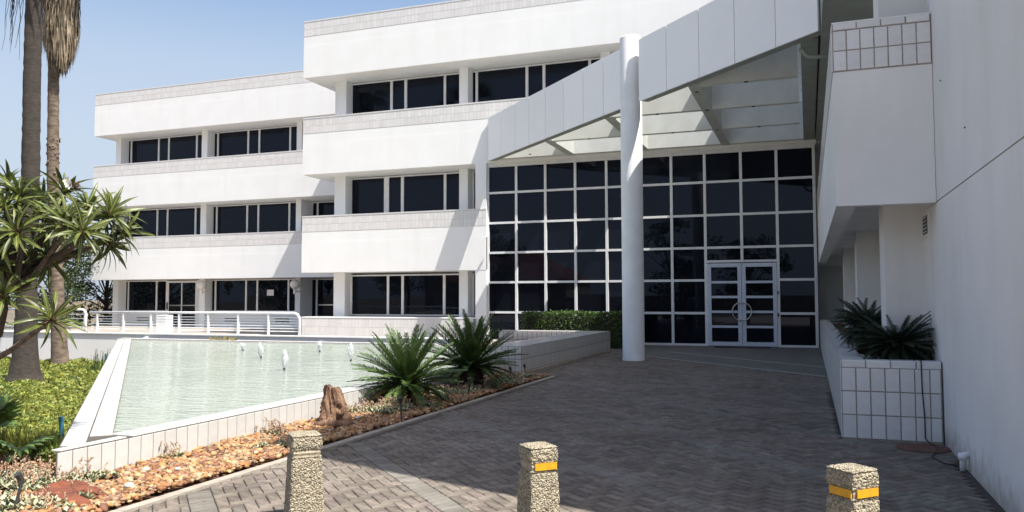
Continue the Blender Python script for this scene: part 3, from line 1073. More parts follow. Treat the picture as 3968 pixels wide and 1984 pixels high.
# ------------------------------------------------------------------ tiled planter at right
pl = thing('tiled_planter', 'raised white tiled planter with two dark cycads below the balcony', 'planter', (.9, 10.2, 0))
PZ = .92
q = MB()
q.box(.34, 1.385, 10.21, 10.42, -.1, PZ - .012)
q.box(.34, .60, 10.42, 27.95, -.1, PZ - .012)
part('wall', q, GROUT, pl)
pt = Pieces(pl, 'tile', [TILE], 0.010, 0.004)
for r_ in range(3):
    pt.strip((.342, 10.21, .015 + r_ * .272), X, Z, 6, 1, .154, .272, .013)
    pt.add((.342 + 6 * .154 + .056, 10.21, .015 + (r_ + .5) * .272), X, Z, .10, .259)
for i in range(4):
    pt.add((.342 + (i + .5) * .262, 10.21, .873), X, Z, .25 if i < 3 else .245, .082)
for r_ in range(3):
    pt.strip((.34, 27.9, .015 + r_ * .272), -Y, Z, 114, 1, 17.68 / 114, .272, .011)
pt.strip((.34, 27.9, .832), -Y, Z, 57, 1, 17.68 / 57, .085, .010)
for i in range(4):
    pt.add((.342 + (i + .5) * .262, 10.315, PZ - .012), X, Y, .25 if i < 3 else .245, .20)
pt.strip((.345, 10.43, PZ - .012), X, Y, 1, 113, .25, 17.5 / 113, .010)
pt.finish()
q = MB(); q.box(.60, 1.49, 10.42, 27.9, .2, .80)
part('soil', q, SOIL, pl)
# pale rocks on the soil
vs0 = []


def blob(c, sx, sy, sz, n=8, rings=5, jit=.2, rot=0.0):
    m_ = MB()
    pts = []
    for i in range(1, rings):
        ph = math.pi * i / rings
        for k in range(n):
            th = 2 * math.pi * k / n
            j = 1 + random.uniform(-jit, jit)
            px, py = math.sin(ph) * math.cos(th) * sx * j, math.sin(ph) * math.sin(th) * sy * j
            pts.append((c[0] + px * math.cos(rot) - py * math.sin(rot), c[1] + px * math.sin(rot) + py * math.cos(rot), c[2] + math.cos(ph) * sz * j))
    top, bot = (c[0], c[1], c[2] + sz), (c[0], c[1], c[2] - sz)
    vs_ = pts + [top, bot]
    fs = []
    for i in range(rings - 2):
        for k in range(n):
            fs.append((i * n + k, (i + 1) * n + k, (i + 1) * n + (k + 1) % n, i * n + (k + 1) % n))
    T, B_ = len(pts), len(pts) + 1
    for k in range(n):
        fs.append((T, k, (k + 1) % n))
        fs.append((B_, (rings - 2) * n + (k + 1) % n, (rings - 2) * n + k))
    m_.add(vs_, fs)
    return m_


q = MB()
for k in range(260):
    y = 10.5 + 9 * random.random() ** 1.6
    x = random.uniform(.62, 1.3)
    b_ = blob((x, y, .81 + random.uniform(0, .02)), random.uniform(.03, .09), random.uniform(.03, .09), random.uniform(.02, .05), 6, 4)
    q.add(b_.v, b_.f)
struct_rocks = part('rock_mulch', q, WHITEROCK, pl, stuff=True)

# ------------------------------------------------------------------ low tiled wall by the hedge
bw = thing('tiled_wall', 'low white tiled wall running beside the paving in front of the hedge', 'low wall', (-6.2, 20, 0))
q = MB()
q.box(-6.55, -5.80, 16.35, 24.55, .06, .605)
q.box(-9.3, -6.56, 24.0, 24.55, -.3, .605)
part('wall', q, RIMGROUT, bw)
q = MB(); q.box(-6.45, -5.72, 16.28, 24.6, -.1, .06); part('footing', q, KERB, bw)
bt = Pieces(bw, 'tile', [POOLTILE], .010, .003)
bt.strip((-5.80, 16.35, .065), Y, Z, 53, 2, 8.2 / 53, .27, .011)
bt.strip((-6.55, 16.35, .065), X, Z, 5, 2, .15, .27, .011)
bt.strip((-6.55, 16.35, .605), X, Y, 3, 53, .25, 8.2 / 53, .013)
bt.strip((-9.28, 24.0, .065), X, Z, 17, 2, 2.72 / 17, .27, .013)
bt.strip((-9.28, 24.0, .605), X, Y, 17, 2, 2.72 / 17, .27, .011)
bt.finish()
q = MB(); q.box(-9.3, -6.56, 21.3, 24.0, -.4, .05)
struct('planting_bed', q, SOIL)

# ------------------------------------------------------------------ pool
WZ, RZ = .255, .32
q = MB()
q.add([(-6.4, 6.0, WZ), (-6.4, 16.4, WZ), (-6.56, 16.4, WZ), (-6.56, 21.15, WZ), (-21.5, 21.15, WZ)], [(0, 1, 2, 3, 4)])
water = struct('pool_water', q, WATER)
pr = thing('pool_rim', 'white tiled rim around the turquoise pool', 'pool rim', (-6.2, 5.3, 0))
q = MB()
q.box(-6.50, -6.20, 6.2, 16.34, -.1, RZ - .01)
# left arm along the diagonal
qa = [(-6.20, 5.30), (-6.20, 6.2), (-6.50, 6.2), (-21.3, 21.0), (-22.1, 21.2)]
q.prism([(-6.20, 5.30), (-6.20, 6.19), (-6.50, 6.19), (-21.31, 21.0), (-21.9, 21.0)], -.8, RZ - .01)
q.box(-21.9, -6.57, 21.01, 21.4, -.8, RZ - .01)
part('wall', q, RIMGROUT, pr)
rp = Pieces(pr, 'tile', [POOLTILE], .010, .003)
rp.strip((-6.20, 5.31, .005), Y, Z, 70, 1, .1573, .30, .009)
rp.strip((-6.205, 6.16, RZ - .01), Y, -X, 65, 1, .1566, .29, .009)
# corner pieces and the two rows of the left arm
for i in range(5):
    y = 5.42 + i * .15
    rp.add((-6.262 + 0.0, y, RZ - .01), Y, -X, .142, .10)
o0 = Vector((-6.20, 5.30, RZ - .01)) + DU * .004
n_ = int(21.6 / .1566)
for i in range(n_):
    for j in range(2):
        c = o0 + DV * ((i + .5) * .1566) + DU * ((j + .5) * .212)
        if c.x > -6.30 or c.y > 20.95:
            continue
        if c.x > -6.56 and j == 1 and c.y < 6.2:
            continue
        rp.add(c, DV, -DU, .144, .198)
nf = int(15.5 / .1566)
for i in range(nf):
    rp.add((-6.62 - (i + .5) * .1566, 21.2, RZ - .01), X, Y, .149, .37)
    rp.add((-6.62 - (i + .5) * .1566, 21.01, RZ - .10), X, Z, .149, .15)
rp.finish()

for k, (x, y, h_, lab) in enumerate(((-14.19, 17.78, .19, 'small white water jet farthest left in the pool'),
                                     (-12.06, 15.75, .33, 'white water jet second from left in the pool'),
                                     (-9.59, 13.24, .36, 'white water jet nearest the stump, closest to the viewer'),
                                     (-11.95, 18.0, .27, 'white water jet towards the far pool edge, right of the middle'),
                                     (-9.56, 15.62, .38, 'white water jet at right beside the cycad fronds'))):
    t = thing('water_jet', lab, 'fountain', (x, y, WZ), 'water jets rising in the pool')
    h_ *= 1.05
    q = MB()
    q.tube([(x, y, WZ - .1), (x, y, WZ + .06)], .022, 8)
    part('nozzle', q, DARKMETAL, t)
    q = MB()
    prof = [(0.0, .02), (.1, .035), (.3, .05), (.55, .068), (.75, .062), (.9, .04), (1, .012)]
    for s in range(3):
        ox, oy = random.uniform(-.025, .025), random.uniform(-.025, .025)
        sc = random.uniform(.7, 1.0)
        q.tube([(x + ox * a * 2 + random.uniform(-.008, .008), y + oy * a * 2, WZ + .03 + h_ * a * sc) for a, r in prof], [r * random.uniform(.5, .85) for a, r in prof], 9, True, 0, .25)
    for s in range(90):
        a = random.random()
        rr = random.uniform(.02, .1)
        th = random.uniform(0, 6.28)
        b_ = blob((x + rr * math.cos(th), y + rr * math.sin(th), WZ + h_ * a * 1.05), .006, .006, .011, 5, 3, .1)
        q.add(b_.v, b_.f)
    part('plume', q, FROTH, t, True)

# ------------------------------------------------------------------ terrace
q = MB()
q.box(-60, -9.35, 22.2, 36.3, -1.2, .1)
struct('terrace_floor', q, FLOOR)
q = MB()
q.box(-60, -9.35, 21.98, 22.2, -1.2, .41)
q.box(-60, -9.33, 21.94, 22.22, .41, .45)
solo('terrace_wall', q, PLASTER, 'low white retaining wall of the terrace behind the lawn and pool', 'wall')
# railing


def railing(t, x0, x1, y, z0, z1, posts, left_round=False, right_round=True, dirv=None, slats=True):
    r = .035
    pts = []
    if left_round:
        pts += [(x0, y, z0), (x0, y, z1 - .18), (x0 + .05, y, z1 - .06), (x0 + .16, y, z1)]
    else:
        pts += [(x0, y, z1)]
    if right_round:
        pts += [(x1 - .2, y, z1), (x1 - .08, y, z1 - .05), (x1, y, z1 - .17), (x1, y, z0)]
    else:
        pts += [(x1, y, z1)]
    q = MB(); q.tube(pts, r + .008, 10); part('handrail', q, WHITEMETAL, t, True)
    for p in posts:
        q = MB(); q.box(p - .025, p + .025, y - .03, y + .03, z0 - .01, z1 - .02); part('post', q, WHITEMETAL, t)
    n = 6
    for k in range(n):
        zz = z0 + .13 + k * (z1 - z0 - .22) / (n - .4)
        q = MB(); q.box(x0 + .03, x1 - .05, y + .032, y + .052, zz - .016, zz + .016); part('slat', q, WHITEMETAL, t)


t = thing('railing', 'long white metal railing with rounded right end along the terrace above the pool', 'railing', (-20, 22.08, .45), 'terrace railings')
railing(t, -24.35, -15.42, 22.08, .45, 1.17, [-24.0, -22.79, -21.54, -20.31, -19.07, -17.84, -16.63])
t = thing('railing', 'white metal railing behind the palm trunks at the left end of the terrace', 'railing', (-28, 24, .1), 'terrace railings')
railing(t, -31.5, -26.45, 23.8, .1, 1.24, [-30.9, -29.5, -28.1, -26.5], False, True)
q = MB(); q.box(-25.1, -24.6, 26.0, 26.4, .1, .98)
solo('low_wall', q, PLASTER, 'short white block wall on the terrace behind the railing', 'wall')

# globe lamps
for x, lab in ((-30.2, 'left of two white globe wall lamps, beside the glazed terrace door'), (-24.34, 'right of two white globe wall lamps, next to the projecting block')):
    t = thing('globe_lamp', lab, 'wall lamp', (x, 34.4, 2.3), 'globe wall lamps')
    y = 34.4
    q = MB()
    prof = [(.03, -.26)] + [(.25 * math.sin(a), .0 - .25 * math.cos(a)) for a in np.linspace(.25, math.pi - .05, 12)]
    q.lathe((x, y, 2.36), prof, 20); part('globe', q, GLOBE, t, True)
    q = MB(); q.lathe((x, y, 1.86), [(.05, 0), (.075, .05), (.075, .22), (.10, .26)], 14)
    part('holder', q, WHITEMETAL, t, True)
    q = MB(); q.tube([(x, y, 2.0), (x + .02, y + .25, 2.0), (x + .02, y + .5, 2.02)], .03, 8); part('arm', q, WHITEMETAL, t)
q = MB(); q.box(-26.78, -26.36, 35.40, 35.43, 1.80, 2.11)
nt = solo('paper_notice', q, PAPER, 'small white paper notice stuck on the ground floor window', 'notice')

# ------------------------------------------------------------------ plants: palms
def palm_trunk(mb_, path, r0, r1, fl1, fl2, n=22, rings=110):
    pts, rad = [], []
    zs_ = [p[2] for p in path]
    for i in range(rings + 1):
        t_ = i / rings
        z = zs_[0] + (zs_[-1] - zs_[0]) * t_
        pts.append(Vector((np.interp(z, zs_, [p[0] for p in path]), np.interp(z, zs_, [p[1] for p in path]), z)))
        h_ = z - zs_[0]
        r = r0 + (r1 - r0) * t_ + fl1 * math.exp(-h_ / 1.6) + fl2 * math.exp(-h_ / .38)
        rad.append(r * (1 + .018 * ((i % 3) - 1) + random.uniform(-.02, .02)))
    mb_.tube(pts, rad, n, True, 0, .03)
    return pts


def fan_frond(nb=16, L=1.0, stem=.9, droop=.35):
    m_ = MB()
    m_.tube([(0, 0, 0), (stem * .5, 0, .03), (stem, 0, 0)], .014, 5)
    for k in range(nb):
        a = math.radians(-75 + 150 * k / (nb - 1))
        l_ = L * (.75 + .25 * math.cos(a))
        d = Vector((math.cos(a), math.sin(a), .0)); s_ = Vector((-math.sin(a), math.cos(a), 0))
        b = Vector((stem, 0, 0)); w = .035
        m_.add([b - s_ * .006, b + s_ * .006, b + d * l_ * .55 + s_ * w + Z * .03, b + d * l_ * .55 - s_ * w + Z * .03,
                b + d * l_ - Z * droop * l_], [(0, 1, 2, 3), (3, 2, 4)])
    return m_


FAN = mesh_of('frond', fan_frond(), FROND)


def palm_crown(t, top, n, r):
    off = wpos(t)
    for k in range(n):
        el = random.uniform(-.5, 1.2)
        o_ = link('frond', FAN, t, Vector(top) - off)
        o_.rotation_euler = (random.uniform(-.3, .3), -el, k * 2.4)
        o_.scale = (r, r, r)


t = thing('palm_tree', 'thicker dark palm trunk standing in the ground cover, nearest the viewer', 'palm tree', (-19.4, 15.6, -.6), 'tall palms on the lawn')
q = MB()
palm_trunk(q, [(-19.25, 15.46, -.7), (-19.2, 15.42, .6), (-19.10, 15.34, 2.6), (-18.98, 15.25, 4.88), (-18.89, 15.14, 7.2), (-18.79, 15.06, 9.44), (-18.7, 14.93, 12.6)], .225, .195, .11, .22)
part('trunk', q, TRUNK, t, True)
palm_crown(t, (-18.7, 14.93, 12.7), 26, 1.25)
q = MB()
for k in range(16):
    x, y = -19.05 + random.uniform(-.32, .0) - .05, 14.95 + random.uniform(-.2, .2)
    z = 9.5 + random.uniform(-.1, .8)
    l_ = random.uniform(.5, 2.0)
    pts = [(x + .25, y, z + .55), (x, y, z)]
    for s in range(5):
        pts.append((pts[-1][0] - random.uniform(-.04, .09), y + random.uniform(-.03, .03), pts[-1][2] - l_ / 5))
    q.tube(pts, [.012, .011, .009, .008, .007, .006, .004], 4)
part('dead_frond_strands', q, BARK_DARK, t)

t = thing('palm_tree', 'slimmer brown palm with a shaggy skirt of dead straw fronds', 'palm tree', (-23.5, 20.2, -.7), 'tall palms on the lawn')
q = MB()
palm_trunk(q, [(-23.59, 20.26, -.8), (-23.66, 20.05, 2.6), (-23.70, 19.86, 5.81), (-23.62, 19.7, 9.9), (-23.47, 19.55, 13.4)], .205, .155, .07, .06)
for k in range(46):
    a, z = random.uniform(0, 6.28), 5.0 + random.random() ** .7 * 2.1
    b_ = blob((-23.69 + .175 * math.cos(a), 19.84 + .175 * math.sin(a), z), .045, .045, .05, 6, 4, .3)
    q.add(b_.v, b_.f)
part('trunk', q, TRUNK2, t, True)
n_ = 2600
a = RNG.uniform(0, 2 * np.pi, n_)
zt = 9.75 + 3.6 * RNG.random(n_) ** 1.0
rad = .18 + .42 * np.clip((zt - 9.6) / 1.3, .15, 1) * RNG.uniform(.4, 1.0, n_)
ln = RNG.uniform(.5, 1.25, n_)
w = RNG.uniform(.012, .038, n_)
cx = -23.44 + (rad * np.cos(a)) + .14
cy = 19.68 + rad * np.sin(a)
tx, ty = -np.sin(a), np.cos(a)
V4 = np.zeros((n_, 6, 3))
for i, (zz, rr, ww) in enumerate(((0, .92, .7), (-.5, 1.0, 1.0), (-1, .93, .15))):
    px = -23.34 + (cx + 23.34) * rr + RNG.normal(0, .02, n_)
    py = 19.68 + (cy - 19.68) * rr
    pz = np.maximum(zt + zz * ln, 9.35 + RNG.uniform(-.35, .5, n_) * 1.0)
    V4[:, 2 * i] = np.stack([px - tx * w * ww, py - ty * w * ww, pz], 1)
    V4[:, 2 * i + 1] = np.stack([px + tx * w * ww, py + ty * w * ww, pz], 1)
off = np.array(wpos(t))
o = link('dead_frond_skirt', np_mesh('dead_frond_skirt', V4 - off, 6, SKIRT, [(0, 1, 3, 2), (2, 3, 5, 4)]), t)
o['kind'] = 'stuff'
palm_crown(t, (-23.4, 19.55, 13.6), 26, 1.2)


# ------------------------------------------------------------------ plants: leaf clouds
def leaf_quads(centres, size, up=.3, aspect=2.0, rng=RNG, bend=True):
    k = len(centres)
    d = rng.normal(0, 1, (k, 3)); d[:, 2] = d[:, 2] * .7 + up * rng.random(k)
    d /= np.linalg.norm(d, axis=1)[:, None]
    s = np.cross(d, rng.normal(0, 1, (k, 3)))
    s /= np.linalg.norm(s, axis=1)[:, None]
    L = (size * rng.uniform(.6, 1.3, k))[:, None]
    W = L / aspect
    v = np.zeros((k, 4, 3))
    v[:, 0] = centres - d * L / 2
    v[:, 1] = centres + s * W / 2
    v[:, 2] = centres + d * L / 2
    v[:, 3] = centres - s * W / 2
    return v


def leaf_tree(name, label, cat, base, height, crown_r, n, size, mat_, group=None, trunk_r=.15, low=.25, squash=.8, clumps=34, bark=BARK_DARK):
    t = thing(name, label, cat, base, group)
    bx, by, bz = base
    q = MB()
    topz = bz + height * .62
    pts = [(bx, by, bz - .1), (bx + .1, by, bz + height * .2), (bx - .05, by + .1, bz + height * .42), (bx + .1, by, topz)]
    q.tube(pts, [trunk_r * 1.3, trunk_r, trunk_r * .8, trunk_r * .5], 10, True, 0, .06)
    cs = []
    for k in range(clumps):
        th = random.uniform(0, 6.28)
        zz = random.uniform(low, 1.0)
        prof = math.sqrt(max(.05, 1 - ((zz - .6) / .55) ** 2))
        rr = crown_r * prof * random.uniform(.35, 1.0)
        c = Vector((bx + rr * math.cos(th), by + rr * math.sin(th), bz + height * zz))
        cs.append(c)
        st = Vector(pts[1]).lerp(Vector(pts[3]), min(1, max(0, zz - .2)))
        md = st.lerp(c, .5) + Vector((random.uniform(-.1, .1), random.uniform(-.1, .1), .12)) * crown_r * .4
        q.tube([st, md, c], [trunk_r * .35, trunk_r * .22, trunk_r * .06], 5, False)
    part('trunk', q, bark, t, True)
    per = n // clumps
    C_ = []
    for c in cs:
        cr = crown_r * random.uniform(.22, .42)
        g = RNG.normal(0, 1, (per, 3))
        g /= np.linalg.norm(g, axis=1)[:, None]
        g *= (cr * RNG.random(per) ** .45)[:, None]
        g[:, 2] *= squash * .75
        C_.append(np.array(c) + g)
    v = leaf_quads(np.concatenate(C_), size) - np.array(base)
    o_ = link('crown', np_mesh('crown', v, 4, mat_, [(0, 1, 2, 3)]), t)
    o_['kind'] = 'stuff'
    return t


leaf_tree('leafy_tree', 'dark green tree seen between the palm trunks and the office block', 'tree', (-37.4, 31.5, GZ), 6.6, 2.3, 7000, .17, TREELEAF, 'trees at the far left', low=.12)
leaf_tree('leafy_tree', 'dark bushy tree close against the left corner of the office block', 'tree', (-39.6, 37.0, GZ), 6.0, 2.6, 7000, .18, TREELEAF, 'trees at the far left', low=.05)
leaf_tree('leafy_tree', 'paler green tree behind the thick palm trunk', 'tree', (-42.0, 31.0, GZ), 7.2, 2.9, 7000, .19, TREELEAF2, 'trees at the far left', low=.1)
leaf_tree('leafy_tree', 'dense tree at the left picture edge behind the rosette plant', 'tree', (-35.5, 22.5, GZ), 6.0, 2.7, 7000, .18, TREELEAF2, 'trees at the far left', low=.1)
# bare twigs of a leafless tree
t = thing('bare_tree', 'leafless tree with thin grey twigs against the sky at the left edge', 'tree', (-57, 43, GZ))
q = MB()


def twig(p, d, l_, r, dep):
    e = p + d * l_
    q.tube([p, (p + e) / 2 + Vector((random.uniform(-.1, .1), 0, random.uniform(-.1, .1))) * l_ * .3, e], [r, r * .8, r * .55], 5, False)
    if dep > 0:
        for _ in range(3):
            nd = (d + Vector((random.uniform(-.7, .7), random.uniform(-.7, .7), random.uniform(-.25, .5)))).normalized()
            twig(e, nd, l_ * random.uniform(.6, .8), r * .55, dep - 1)


twig(Vector((-57, 43, GZ)), Vector((0.02, 0, 1)), 4.2, .16, 5)
part('trunk', q, BARK, t)

# hedge
t = thing('hedge', 'clipped green box hedge in front of the glass wall', 'hedge', (-7.3, 26.2, 0))
q = MB(); q.box(-8.95, -5.75, 25.75, 26.75, 0, 1.03)
part('stems', q, BARK_DARK, t)
n_ = 15000
f_ = RNG.random(n_)
x = RNG.uniform(-9.1, -5.42, n_); y = RNG.uniform(25.62, 26.9, n_); z = RNG.uniform(.02, 1.16, n_)
side = RNG.integers(0, 4, n_)
y = np.where(side == 0, 25.63 + np.abs(RNG.normal(0, .05, n_)), y)
z = np.where((side == 1) | (side == 3) & (f_ < .4), 1.14 + RNG.normal(0, .028, n_) + .025 * np.sin(x * 3.1), z)
x = np.where(side == 2, np.where(f_ < .7, -5.46 + RNG.normal(0, .05, n_) - np.where(z < .5, .25, 0), -9.07 + RNG.normal(0, .04, n_)), x)
v = leaf_quads(np.stack([x, y, z], 1), .062, .8, 1.7) - np.array(wpos(t))
o = link('foliage', np_mesh('foliage', v, 4, HEDGE, [(0, 1, 2, 3)]), t)
o['kind'] = 'stuff'


# ------------------------------------------------------------------ cycads
def cycad_frond(L, arch, nl=40, leaf=.112):
    m_ = MB()
    pts = []
    for i in range(13):
        s = i / 12
        ang = arch * s * s
        pts.append(Vector((L * (math.sin(min(ang, 2.2)) / max(arch, .01) * .0 + s * (1 - .18 * arch * s)), 0, -L * .42 * arch * s * s)))
    m_.tube(pts, [.010 * (1 - .75 * i / 12) for i in range(13)], 4)
    for k in range(nl):
        s = .12 + .88 * k / nl
        i = min(11, int(s * 12)); f = s * 12 - i
        p = pts[i].lerp(pts[i + 1], f)
        tg = (pts[i + 1] - pts[i]).normalized()
        l_ = leaf * (math.sin(math.pi * min(1, .12 + s * .80)) ** .6) * (1 if s < .9 else .8)
        for sg in (-1, 1):
            l_ *= random.uniform(.85, 1.12)
            d = (tg * random.uniform(.6, .85) + Vector((0, sg * .75, 0)) + Vector((0, 0, random.uniform(.15, .42)))).normalized()
            sd = tg * .0088
            m_.add([p - sd, p + sd, p + d * l_ * .6 + sd * .9 - Z * .002, p + d * l_ * .6 - sd * .9, p + d * l_ - Z * .012 * l_ / .13],
                   [(0, 1, 2, 3), (3, 2, 4)])
    return m_


CY = {}
for nm, mt_ in (('new', CYCAD), ('old', CYCAD_OLD), ('dark', CYCAD_DARK)):
    CY[nm] = [mesh_of('frond', cycad_frond(1, ar), mt_) for ar in (.26, .5, .72)]


def cycad(label, base, trunk_h, trunk_r, L, n, kind, zlo=-.35, group='cycads'):
    t = thing('cycad', label, 'cycad', base, group)
    b = Vector(base)
    q = MB()
    prof = [(trunk_r * .9, -.06), (trunk_r * 1.05, trunk_h * .3), (trunk_r, trunk_h * .75), (trunk_r * .6, trunk_h), (.02, trunk_h + .05)]
    q.tube([b + Z * z for r, z in prof], [r for r, z in prof], 18, True, 0, .1)
    for k in range(90):
        a = k * 2.4
        zz = trunk_h * (k / 90)
        c = b + Vector((math.cos(a) * trunk_r, math.sin(a) * trunk_r, zz))
        d = Vector((math.cos(a), math.sin(a), .6)).normalized()
        q.tube([c - d * .02, c + d * .055], [.026, .006], 5)
    part('trunk', q, CYTRUNK, t)
    for k in range(n):
        u = (k + .5) / n
        el = (1.36 if kind != 'dark' else .85) * (1 - u) ** 1.15 + zlo * u + random.uniform(-.1, .1)
        az = k * 2.39996 + random.uniform(-.15, .15)
        mi = 0 if el > .75 else (1 if el > .2 else 2)
        kd = kind if kind == 'dark' else ('old' if (el < .05 and random.random() < .6) else 'new')
        o_ = link('frond', CY[kd][mi], t, (0, 0, trunk_h * .93 + random.uniform(-.03, .03)))
        o_.rotation_euler = Matrix.Rotation(az, 3, 'Z').to_4x4().to_3x3().__matmul__(Matrix.Rotation(-el, 3, 'Y')).__matmul__(Matrix.Rotation(random.uniform(-.35, .35), 3, 'X')).to_euler()
        s = L * random.uniform(.88, 1.08) * (1 if el > .1 else .85)
        o_.scale = (s, s, s)
        if kd == 'old':
            o_['label'] = 'yellowing older frond'
    return t


cycad('sunlit cycad at the pool edge, left of the pair in the gravel bed', (-5.83, 11.15, .0), .34, .20, .98, 118, 'new', -.3)
cycad('shaded cycad at the pool edge, right of the pair in the gravel bed', (-5.78, 13.55, .0), .40, .20, 1.08, 104, 'new', -.05)
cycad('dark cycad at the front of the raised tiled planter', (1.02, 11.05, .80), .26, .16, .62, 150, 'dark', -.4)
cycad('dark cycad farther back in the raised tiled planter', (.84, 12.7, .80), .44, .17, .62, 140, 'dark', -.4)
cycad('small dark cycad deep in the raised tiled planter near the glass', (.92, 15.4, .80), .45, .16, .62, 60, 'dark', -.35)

# ------------------------------------------------------------------ rosette tree at left
t = thing('rosette_tree', 'small spiny tree at left edge with rosettes of long narrow leaves and white flowers', 'tree', (-7.9, 5.6, 0))
lm = MB()
LN = 9
wid = [.004, .010, .016, .0195, .0205, .019, .0155, .0095, .001]
for i in range(LN):
    s = i / (LN - 1)
    xx, zz = s * .33, .03 * math.sin(s * 2.4) - .05 * s * s
    lm.v += [(xx, -wid[i], zz + wid[i] * .35), (xx, 0, zz), (xx, wid[i], zz + wid[i] * .35)]
for i in range(LN - 1):
    k = i * 3
    lm.f += [(k, k + 1, k + 4, k + 3), (k + 1, k + 2, k + 5, k + 4)]
    lm.mi += [0, 0]
for i in range(LN - 2):      # raised pale midrib
    s0, s1 = i / (LN - 1), (i + 1) / (LN - 1)
    a_, b_ = Vector(lm.v[i * 3 + 1]), Vector(lm.v[i * 3 + 4])
    lm.add([a_ + Vector((0, -.0022, .0018)), a_ + Vector((0, .0022, .0018)), b_ + Vector((0, .002, .0018)), b_ + Vector((0, -.002, .0018))], [(0, 1, 2, 3)], 1)
LEAFM = mesh_of('leaf', lm, [LEAF, LEAFRIB], True)
ALL_LEAVES = []
ROS = [((-6.96, 5.49, 2.60), 36, (.1, -.2, 1)), ((-6.84, 5.86, 2.67), 36, (.1, 0, 1)), ((-6.19, 5.79, 2.43), 42, (.75, -.1, .7)),
       ((-6.40, 5.50, 2.33), 40, (.4, -.4, .8)), ((-6.66, 5.24, 2.24), 33, (.1, -.5, .7)), ((-6.38, 5.95, 2.19), 28, (.9, .2, .1)),
       ((-7.40, 5.9, 2.06), 28, (.5, -.2, -.2)), ((-6.75, 5.2, 1.66), 28, (.2, -.3, .9)), ((-6.22, 5.22, 1.47), 20, (.9, -.2, .5)),
       ((-7.16, 5.33, 2.36), 33, (-.3, -.3, 1)), ((-7.3, 6.0, 2.62), 33, (0, .2, 1)), ((-7.04, 5.29, 1.98), 30, (.1, -.5, .4)),
       ((-7.35, 5.66, 2.75), 30, (-.1, 0, 1)), ((-6.76, 5.58, 2.39), 30, (.2, -.3, .9)), ((-6.47, 5.79, 2.50), 27, (.5, 0, .8)),
       ((-6.91, 5.76, 2.04), 25, (.3, -.2, .3)), ((-6.91, 5.31, 2.46), 30, (0, -.3, 1)), ((-6.89, 5.23, 2.12), 25, (.1, -.5, .5)),
       ((-6.14, 5.46, 2.25), 23, (.7, -.5, .4)), ((-6.33, 6.06, 2.30), 23, (.8, .3, .4))]
off = wpos(t)
fork = Vector((-7.50, 5.72, 1.62))
q = MB()
q.tube([(-7.95, 5.6, -.1), (-7.80, 5.62, .45), (-7.62, 5.68, 1.0), fork, (-7.40, 5.7, 2.0), (-7.3, 5.75, 2.3)], [.125, .10, .088, .075, .056, .04], 12, True, 0, .06)
part('trunk', q, BARK_DARK, t, True)
for k, (c, n, ax) in enumerate(ROS):
    c = Vector(c); ax = Vector(ax).normalized()
    st = {8: Vector((-7.62, 5.66, 1.05)), 7: Vector((-7.55, 5.68, 1.3)), 6: Vector((-7.48, 5.74, 1.75)), 5: Vector((-7.45, 5.75, 1.8))}.get(k, Vector((-7.42, 5.72, 1.9)).lerp(fork, random.random() * .6))
    md = st.lerp(c, .55) - ax * .16 + Vector((0, 0, -.04))
    q = MB()
    bpts = [st, st.lerp(md, .6) + Vector((0, 0, -.02)), md, c - ax * .10, c]
    q.tube(bpts, [.036, .030, .026, .022, .019], 9, True, 0, .07)
    for s in range(40):
        j = random.randrange(4); p = bpts[j].lerp(bpts[j + 1], random.random())
        d = Vector((random.gauss(0, 1), random.gauss(0, 1), random.gauss(0, 1))).normalized()
        q.tube([p + d * .03, p + d * .055], [.005, .001], 4, False)
    part('branch', q, BARK if k in (2, 3, 5, 8) else BARK_DARK, t)
    Q = ax.to_track_quat('Z', 'Y')
    for i in range(n):
        u = (i + .5) / n
        el = 1.15 - 1.75 * u + random.uniform(-.12, .12)
        az = i * 2.39996 + random.uniform(-.2, .2)
        M = Q.to_matrix().to_4x4() @ Matrix.Rotation(az, 4, 'Z') @ Matrix.Rotation(-el, 4, 'Y') @ Matrix.Rotation(random.uniform(-.5, .5), 4, 'X')
        s = random.uniform(.74, 1.12) * (.85 if el > .8 else 1.0)
        M = M @ Matrix.Diagonal((s, s, s, 1))
        M.translation = c - off + ax * random.uniform(-.03, .03)
        ALL_LEAVES.append((k, i, M))
    q = MB()
    for s in range(10):
        d = (ax + Vector((random.uniform(-1, 1), random.uniform(-1, 1), random.uniform(-1, 1))) * .9).normalized()
        e = c + d * random.uniform(.03, .075)
        q.tube([c, e], .004, 4)
        b_ = blob(e, .008, .008, .008, 5, 4, .2); q.add(b_.v, b_.f)
    part('bud_cluster', q, BUD, t)
random.shuffle(ALL_LEAVES)
for k, i, M in ALL_LEAVES[:298]:
    o_ = link('leaf', LEAFM, t)
    o_.matrix_local = M
lv = np.array([v_[:] for v_ in lm.v])
rest_ = ALL_LEAVES[298:]
if rest_:
    VV = np.stack([np.c_[lv, np.ones(len(lv))] @ np.array(M).T[:, :3] for k, i, M in rest_])
    o_ = link('leaves_behind', np_mesh('leaves_behind', VV, len(lv), [LEAF, LEAFRIB], lm.f, lm.mi * len(rest_), True), t)
    o_['kind'] = 'stuff'
